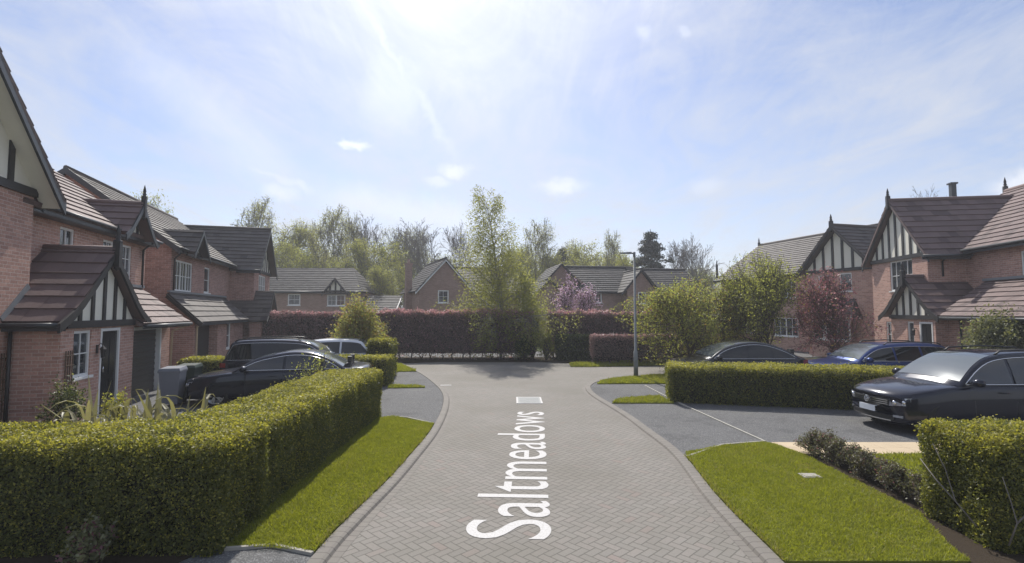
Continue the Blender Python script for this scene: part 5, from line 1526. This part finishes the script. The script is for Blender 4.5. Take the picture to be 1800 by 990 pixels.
hedge('laurel_hedge', 'dark green square bush filling the gap under the tall hedge', None,
      [(2.3, 26.2, 0, 1.9, .9, 0, 1.28)], .09, 1200, [L['green_dark'], L['green']], pc, .25, .03, .05, .1, .12, 10, .1)

# ================================================================ SHRUBS
rng0 = random.Random(5)
for k in range(9):
    y = 9.0 - k*.33; x = 5.20 + (k % 2)*.06
    names = ['first woody shrub, at the paving end of the row', 'second woody shrub from the paving flags', 'third woody shrub from the paving flags', 'fourth woody shrub from the paving flags',
             'middle woody shrub of the row beside the lawn', 'fourth woody shrub from the corner hedge', 'third woody shrub from the corner hedge', 'second woody shrub from the corner hedge', 'last woody shrub, tucked against the corner hedge']
    shrub('woody_shrub', names[k], 'shrub', 'woody shrubs beside the broad lawn', (x, y, .05), .25+rng0.random()*.06, .36+.07*rng0.random(), [L['lavender'], L['greygreen'], L['plum']], [.72, .25, .03], 2300, .028, 30+k, 60)
shrub('variegated_shrub', 'small pale leaved shrub in front of the hedge face', 'shrub', None, (-4.05, 5.08, .04), .26, .44, [L['greygreen'], L['plum']], [.85, .15], 1300, .045, 41, 26)
shrub('climbing_shrub', 'grey green shrub against the garage behind the large black car', 'shrub', None, (15.5, 16.3, 0), 1.35, 2.3, [L['greygreen'], L['green_dark']], [.88, .12], 20000, .085, 42, 110)
shrub('yellow_bush', 'round yellow green bush in front of the sparse brown hedge', 'bush', None, (-6.25, 21.0, 0), 1.35, 2.85, [L['olive'], L['bronze'], L['green']], [.45, .25, .30], 17000, .075, 43, 90)
for k, (x, y, r_, hh, lab) in enumerate(((1.1, 27.0, .62, 2.1, 'dark upright conifer bush next to the birch trunk'), (.55, 26.4, .5, 1.2, 'smaller dark bush at the foot of the birch'), (1.75, 26.3, .5, 1.5, 'yellow green sprigs between the dark conifer and the square bush'))):
    shrub('dark_bush', lab, 'bush', None, (x, y, 0), r_, hh, [L['green_dark'], L['green']] if k < 2 else [L['green'], L['birch']], [.85, .15] if k < 2 else [.6, .4], 5200 if k < 2 else 1800, .07, 50+k, 60)
shrub('door_shrub', 'small green shrub at the foot of the porch wall', 'shrub', None, (-8.6, 10.0, 0), .55, 1.15, [L['green_dark'], L['greygreen']], [.6, .4], 2600, .05, 55, 40)
shrub('door_shrub', 'yellow leaved plant beside the front door step', 'shrub', None, (-7.55, 9.9, 0), .30, 1.0, [L['privet_new'], L['green']], [.6, .4], 900, .05, 56, 20)
shrub('rose_shrub', 'leafy sprigs poking above the hedge in front of the dark saloon', 'shrub', None, (-4.9, 12.8, 0), .75, 1.55, [L['green'], L['birch']], [.6, .4], 620, .05, 57, 34)
# sword plant
rt = empty('sword_plant', (-6.25, 8.55, 0), 0, 'spiky sword leaved plant with drooping striped leaves behind the hedge', 'plant')
sg = random.Random(11); v, f = [], []
for k in range(58):
    a = sg.random()*2*PI; bx_, by_ = sg.uniform(-.95, .95), sg.uniform(-.25, .3); ln_ = sg.uniform(.75, 1.25); el = sg.uniform(.9, 1.5); wd = sg.uniform(.03, .05)
    p = Vector((bx_, by_, .25)); d = Vector((math.cos(a)*math.cos(el), math.sin(a)*math.cos(el), math.sin(el))); side = d.cross(Vector((0, 0, 1))).normalized()
    fold = sg.random() < .55; N = 9; b = len(v)
    for i in range(N+1):
        t = i/N; ww = wd*(.6+.8*t) if t < .5 else wd*1.0*(1-t)*2*1.0+.002
        v += [tuple(p-side*ww), tuple(p+Vector((0, 0, -.012))), tuple(p+side*ww)]
        st = ln_/N
        if fold and t > .55: d = (d+Vector((0, 0, -.55))).normalized()
        else: d = (d+Vector((0, 0, -.03))).normalized()
        p = p+d*st
    for i in range(N):
        for j in range(2): f.append((b+i*3+j, b+i*3+j+1, b+(i+1)*3+j+1, b+(i+1)*3+j))
me = bpy.data.meshes.new('foliage'); me.from_pydata(v, [], f); me.materials.append(L['sword']); me.update(); link_mesh('foliage', me, rt)
# wheelie bins
def bin_(loc, rz, mat, lab):
    e = empty('wheelie_bin', loc, rz, lab, 'bin', 'wheelie bins by the garage'); e.scale = (.86, .86, .96); m_ = MB()
    m_.hexa([(-.22, -.22, .08), (.22, -.22, .08), (.22, .24, .08), (-.22, .24, .08), (-.28, -.29, .96), (.28, -.29, .96), (.28, .33, .96), (-.28, .33, .96)]); m_.box(-.30, .30, -.31, .35, .93, .97)
    m_.build('body', M[mat], e)
    l = MB(); l.hexa([(-.30, -.32, .975), (.30, -.32, .975), (.30, .34, .975), (-.30, .34, .975), (-.26, -.27, 1.04), (.26, -.27, 1.04), (.26, .34, 1.06), (-.26, .34, 1.06)]); l.tube([(-.26, .38, 1.0), (.26, .38, 1.0)], .018, 6); l.build('lid', M[mat], e)
    for sx in (-1, 1):
        w_ = MB(); w_.lathe([(.03, -.025), (.10, -.025), (.10, .025), (.03, .025)], (sx*.27, .27, .10), 14, 'x'); w_.build('wheel', M['rubber'], e)
bin_((-8.90, 13.55, .035), R(15), 'bin_grey', 'grey wheelie bin in front of the roller garage door'); bin_((-8.95, 14.3, .035), R(12), 'bin_green', 'dark green wheelie bin half hidden behind the grey bin')
# street lamp
lx, ly = G(1118, 665); e = empty('street_lamp', (lx, ly, .05), 0, 'grey steel street lamp with short side arm on the grass patch', 'street lamp')
m_ = MB(); m_.tube([(0, 0, 0), (0, 0, .95), (0, 0, .97), (0, 0, 4.62)], [.085, .08, .052, .038], 14); m_.build('pole', M['steel'], e)
m_ = MB(); m_.tube([(0, 0, 4.52), (0, 0, 4.72)], .05, 10); m_.tube([(.03, 0, 4.66), (-.12, 0, 4.68)], .03, 8); m_.build('arm', M['steel'], e)
m_ = MB(); m_.hexa([(-.58, -.09, 4.665), (-.12, -.11, 4.655), (-.12, .11, 4.655), (-.58, .09, 4.665), (-.54, -.06, 4.70), (-.12, -.08, 4.725), (-.12, .08, 4.725), (-.54, .06, 4.70)]); hd = m_.build('lamp_head', M['steel'], e)
m_ = MB(); m_.box(-.05, .05, -.088, -.084, .35, .75); m_.build('access_door', M['steel'], e)

# ================================================================ CARS
P_blk = car_paint('black_paint', (.010, .012, .024), .2, .2); P_navy = car_paint('navy_paint', (.010, .013, .025), .3, .25)
P_blue = car_paint('blue_paint', (.018, .042, .16), .5, .3); P_sil = car_paint('silver_paint', (.66, .68, .71), .2, .3); P_dk = car_paint('charcoal_paint', (.018, .020, .026), .3, .25)
make_car('parked_car', 'large black car facing the road on the asphalt drive', (9.88, 11.15), R(180+1.5), 4.5, 1.84, 1.66, 1.04, 1.02, 1.02, (1.05, .08, -1.75, -2.15), P_blk, True, 'car_glass', emblem=True)
make_car('parked_car', 'blue estate car behind the box hedge row', (12.0, 17.1), R(180), 4.55, 1.80, 1.47, .93, .92, .92, (1.12, .15, -1.75, -2.15), P_blue, True, 'dark_glass')
make_car('parked_car', 'dark hatchback with sloping rear behind the box hedge row', (7.7, 17.9), R(180), 4.45, 1.80, 1.47, .93, .92, .96, (1.2, .12, -.85, -2.0), P_dk, False, 'dark_glass')
make_car('parked_car', 'navy saloon with chrome window line behind the long privet hedge', (-6.4, 14.6), R(180+12), 4.75, 1.84, 1.40, .94, .90, .96, (1.15, .12, -.85, -1.75), P_navy, False, 'car_glass')
make_car('parked_car', 'black high roofed car behind the navy saloon', (-7.0, 17.0), R(12), 4.5, 1.84, 1.60, 1.0, .98, 1.0, (1.10, .2, -1.80, -2.15), P_blk, True, 'dark_glass')
make_car('parked_car', 'silver white car furthest back beside the domed hedge', (-7.45, 20.0), R(180+8), 4.4, 1.80, 1.44, .92, .90, .96, (1.15, .2, -1.55, -2.1), P_sil, False, 'dark_glass')

# ================================================================ TREES
SH_round = lambda f: max(.12, math.sin(PI*min(1, (f*.9+.08)))**.8)
SH_cone = lambda f: max(.10, 1.05-f)
# birch
PB = dict(max=2, leaf=2, seg=(.42, .28, .20), wob=(.03, .10, .12), trop=(.02, -.045, -.22), start=(.14, .1, 1), nb=(3.4, 1.7, 0), ang=(48, 40, 30), ang_top=22, lr=(.27, .55, .5), shape=lambda f: 1.15-.85*f, rmin=.005)
bt = make_tree('birch_tree', 12, 9.3, PB, [L['birch'], L['birch_pale'], L['green']], [.5, .35, .15], M['bark_birch'], 30000, .09, .10, 0, .09, droop=.85, W=6.0, label='tall pale green birch with drooping twigs at the end of the road', loc=(-.6, 27.6, 0))
bt2 = make_tree('birch_tree', 19, 5.0, dict(PB, lr=(.34, .5, .5)), [L['birch'], L['green'], L['birch_pale']], [.5, .35, .15], M['bark_birch'], 9500, .09, .12, 0, .06, droop=.8, W=3.4, label='short bushy birch leaning beside the tall birch', loc=(.75, 27.4, 0))
# garden trees
PG = dict(keep=.62, max=3, leaf=2, seg=(.3, .3, .25, .2), wob=(.10, .14, .16, .2), trop=(.02, .035, .03, .02), start=(.22, .2, .2, 1), nb=(2.6, 1.6, 1.3, 0), ang=(58, 45, 42, 40), ang_top=35, lr=(.62, .5, .45, .4), shape=lambda f: .55+.5*math.sin(PI*f), rmin=.006, lean=.5)
make_tree('garden_tree', 21, 3.7, PG, [L['green'], L['birch'], L['bronze']], [.60, .30, .10], M['bark'], 17000, .075, .14, .2, .06, W=4.5, stems=3, label='spreading green tree beside the street lamp', loc=(7.35, 21.3, 0))
make_tree('garden_tree', 22, 4.85, PG, [L['green'], L['birch']], [.65, .35], M['bark'], 21000, .075, .15, .2, .06, W=4.3, stems=3, label='taller spreading green tree behind the dark hatchback', loc=(10.7, 21.6, 0))
make_tree('garden_tree', 28, 3.7, PG, [L['green'], L['bronze']], [.7, .3], M['bark'], 8000, .075, .14, .2, .05, W=3.0, stems=2, label='small green tree filling the gap between two spreading trees', loc=(9.0, 22.6, 0))
make_tree('plum_tree', 23, 4.05, PG, [L['plum'], L['photinia_new'], L['bronze']], [.80, .12, .08], M['bark'], 9500, .075, .14, .1, .05, W=3.3, stems=2, label='dark red plum tree in front of the bay window', loc=(12.9, 20.6, 0))
make_tree('blossom_tree', 24, 4.4, PG, [L['blossom'], L['birch_pale'], L['plum']], [.82, .08, .10], M['bark'], 7500, .085, .11, 0, .06, W=2.5, stems=2, label='pink blossom tree above the tall hedge', loc=(4.0, 31.0, 0))
# the belt of trees behind the houses: a few kinds, each copied and then turned and resized
PT = dict(max=3, leaf=2, seg=(1.2, .9, .6, .5), wob=(.04, .10, .14, .16), trop=(.02, .05, .04, .0), start=(.22, .2, .2, 1), nb=(2.8, 1.6, 1.2, 0), ang=(55, 42, 40, 40), ang_top=25, lr=(.36, .5, .45, .4), shape=lambda f: .5+.7*math.sin(PI*min(1, .1+f*.85)), rmin=.025)
PBare = dict(max=4, leaf=9, seg=(1.2, .9, .7, .5, .4), wob=(.05, .08, .10, .12, .12), trop=(.02, .10, .09, .07, .05), start=(.25, .2, .15, .1, 1), nb=(2.6, 1.9, 1.5, 1.2, 0), ang=(48, 36, 34, 32, 30), ang_top=22, lr=(.42, .52, .5, .45, .4), shape=lambda f: .6+.5*math.sin(PI*min(1, .1+f*.8)), rmin=.018)
FAR = (0, 60, 0)
protoH = {}
def proto(key, *a, **k): t = make_tree(*a, **k); protoH[key] = [t, a[2], 0]; return t
GRP = 'trees behind the houses'
proto('thin', 'deciduous_tree', 61, 15, PT, [L['birch_pale'], L['olive'], L['green']], [.4, .35, .25], M['bark_grey'], 11000, .14, .34, 0, .16, droop=.5, W=7.6)
proto('full', 'deciduous_tree', 62, 12, dict(PT, keep=.6), [L['olive'], L['green'], L['birch']], [.40, .35, .25], M['bark_grey'], 10500, .15, .40, 0, .16, W=7.4)
proto('bright', 'deciduous_tree', 63, 10, dict(PT, keep=.5), [L['birch'], L['green'], L['olive']], [.45, .35, .20], M['bark_grey'], 9500, .15, .38, 0, .14, W=6.6)
proto('bare', 'bare_tree', 64, 14, PBare, [], [], M['bark_grey'], 0, .1, W=9.0)
# conifer
def conifer(seed, H, label, loc):
    rng = np.random.default_rng(seed); root = empty('conifer_tree', loc, 0, label, 'tree', GRP); segs = [(0, 0, 0, 0, 0, H, H*.018, .03)]; C = []
    z = 1.2
    while z < H-.3:
        f = z/H; rad = (1-f)**.75*H*.40*(.8+.4*rng.random())
        for k in range(7):
            a = rng.random()*2*PI; r_ = rad*(.75+.4*rng.random()); tip = np.array([math.cos(a)*r_, math.sin(a)*r_, z-.10*r_+.15*rng.random()])
            segs.append((0, 0, z, *tip, .05, .015)); m = int(90*r_)+20
            t = rng.random(m)**.6; c = np.outer(t, tip)+np.outer(1-t, [0, 0, z])+rng.normal(size=(m, 3))*np.array([.16, .16, .10])*(1.2)
            C.append(c)
        z += .42
    V, Fc = tubes_np(segs, 4); mesh_np('trunk', V, Fc, M['bark'], root)
    C = np.concatenate(C); V, Fc = leaf_quads(C, .26*(.6+.8*rng.random(len(C))), rng, .2, asp=.35); mesh_np('crown', V, Fc, L['conifer'], root)
    return root
def put(key, px, topy, d, label, wf=1.0, rz=None, base=0.0):
    t, H, n_ = protoH[key]
    hgt = CAMH + (548-topy)*d/F
    x = (px-900)/F*d
    o = t if n_ == 0 else copy_tree(t)
    protoH[key][2] += 1
    o.location = (x, d, base); s_ = hgt/H; o.scale = (s_*wf, s_*wf, s_); o.rotation_euler = (0, 0, rnd.random()*6.28 if rz is None else rz)
    tag(o, label, 'tree', GRP); return o
TREES = [
 ('thin', 452, 348, 60, 'tall thin leaved tree rising over the far timbered gable', .8), ('full', 505, 392, 62, 'olive tree behind the low brick house roof', .9), ('bright', 480, 425, 54, 'yellow green tree just above the far timbered gable', .8),
 ('thin', 585, 362, 60, 'tallest airy tree above the hipped roof', .8), ('thin', 548, 388, 66, 'airy tree next to the tallest one above the hipped roof', .8), ('thin', 615, 376, 64, 'slim airy tree on the blossomward side of the tallest airy tree', .6),
 ('full', 645, 425, 56, 'dense tree between the hipped roof and the chimney', 1.0), ('full', 600, 455, 52, 'low dense tree directly over the timbered gablet', 1.1), ('bright', 700, 432, 55, 'bright green tree beside the tall chimney', .9), ('full', 672, 470, 50, 'low bushy tree in the gap between two far houses', 1.0),
 ('bare', 668, 386, 66, 'bare tree standing behind the dense tree in the gap', .8), ('bare', 755, 388, 62, 'wide bare tree above the chimney house', 1.0), ('thin', 735, 400, 70, 'half leafed tree behind the wide bare tree', .6), ('bare', 815, 400, 66, 'bare tree half hidden by the tall birch', .7),
 ('bright', 530, 440, 56, 'bright tree behind the ridge of the low brick house', .8), ('full', 845, 470, 56, 'dark green tree behind the tall birch', .9),
 ('thin', 948, 388, 60, 'tall tree on the lamp side of the birch', .85), ('bright', 930, 440, 56, 'yellow green tree low beside the birch', .9), ('full', 975, 445, 58, 'dense tree over the small brick gable', .8),
 ('thin', 1008, 425, 64, 'airy tree above the ridge of the sprawling house', .8), ('bright', 1045, 432, 58, 'bright green tree above the sprawling house', 1.0), ('thin', 1076, 408, 62, 'drooping pale tree behind the lamp head', .7), ('bright', 1098, 448, 56, 'low bright tree just beside the lamp head', .8),
 ('bare', 1228, 422, 60, 'wide bare tree beside the dark conifer', .95), ('bare', 1186, 432, 64, 'bare tree partly behind the conifer', .7), ('full', 1258, 482, 56, 'low leafy tree under the wide bare tree', .9), ('full', 1195, 486, 58, 'low tree over the end of the sprawling house', .8), ('bright', 1290, 490, 50, 'low yellow green tree by the far end of the bay window house', .8),
 ('full', 438, 440, 68, 'broad olive tree low behind the far timbered gable', 1.3), ('full', 560, 446, 70, 'broad olive tree low behind the airy pair', 1.3), ('bright', 638, 452, 68, 'broad yellow green tree behind the dense gap tree', 1.3), ('full', 725, 448, 70, 'broad olive tree behind the chimney', 1.3),
 ('full', 790, 452, 66, 'broad olive tree behind the white edged gable', 1.2), ('bright', 985, 452, 70, 'broad yellow green tree far behind the small brick gable', 1.3), ('full', 1110, 458, 70, 'broad olive tree far behind the lamp head', 1.3), ('full', 1070, 446, 66, 'broad olive tree above the ridge beside the lamp', 1.2), ('full', 1025, 450, 72, 'broad olive tree far behind the blossom', 1.2), ('full', 1240, 470, 70, 'broad olive tree far behind the wide bare tree', 1.2),
 ('thin', 700, 402, 64, 'airy tree rising between the bare trees', .9), ('full', 480, 420, 64, 'olive tree filling between the far timbered gable and the hipped roof', 1.1), ('full', 900, 440, 62, 'olive tree close behind the tall birch', 1.2),
 ('bright', 278, 350, 42, 'yellow green tree top peeping over the grey roof', .55), ('bare', 1662, 330, 45, 'bare tree top behind the brick chimney', .5), ('bright', 1375, 500, 44, 'leafy tree behind the bay window house', .8)]
for t in TREES: put(t[0], t[1], t[2], t[3], t[4], t[5])
conifer(71, 2.5+146*58/900, 'dark conifer standing over the grey roofs', ((1145-900)/F*58, 58, 0))
conifer(72, 2.5+115*66/900, 'small dark conifer tip above the pale trees', ((990-900)/F*66, 66, 0))
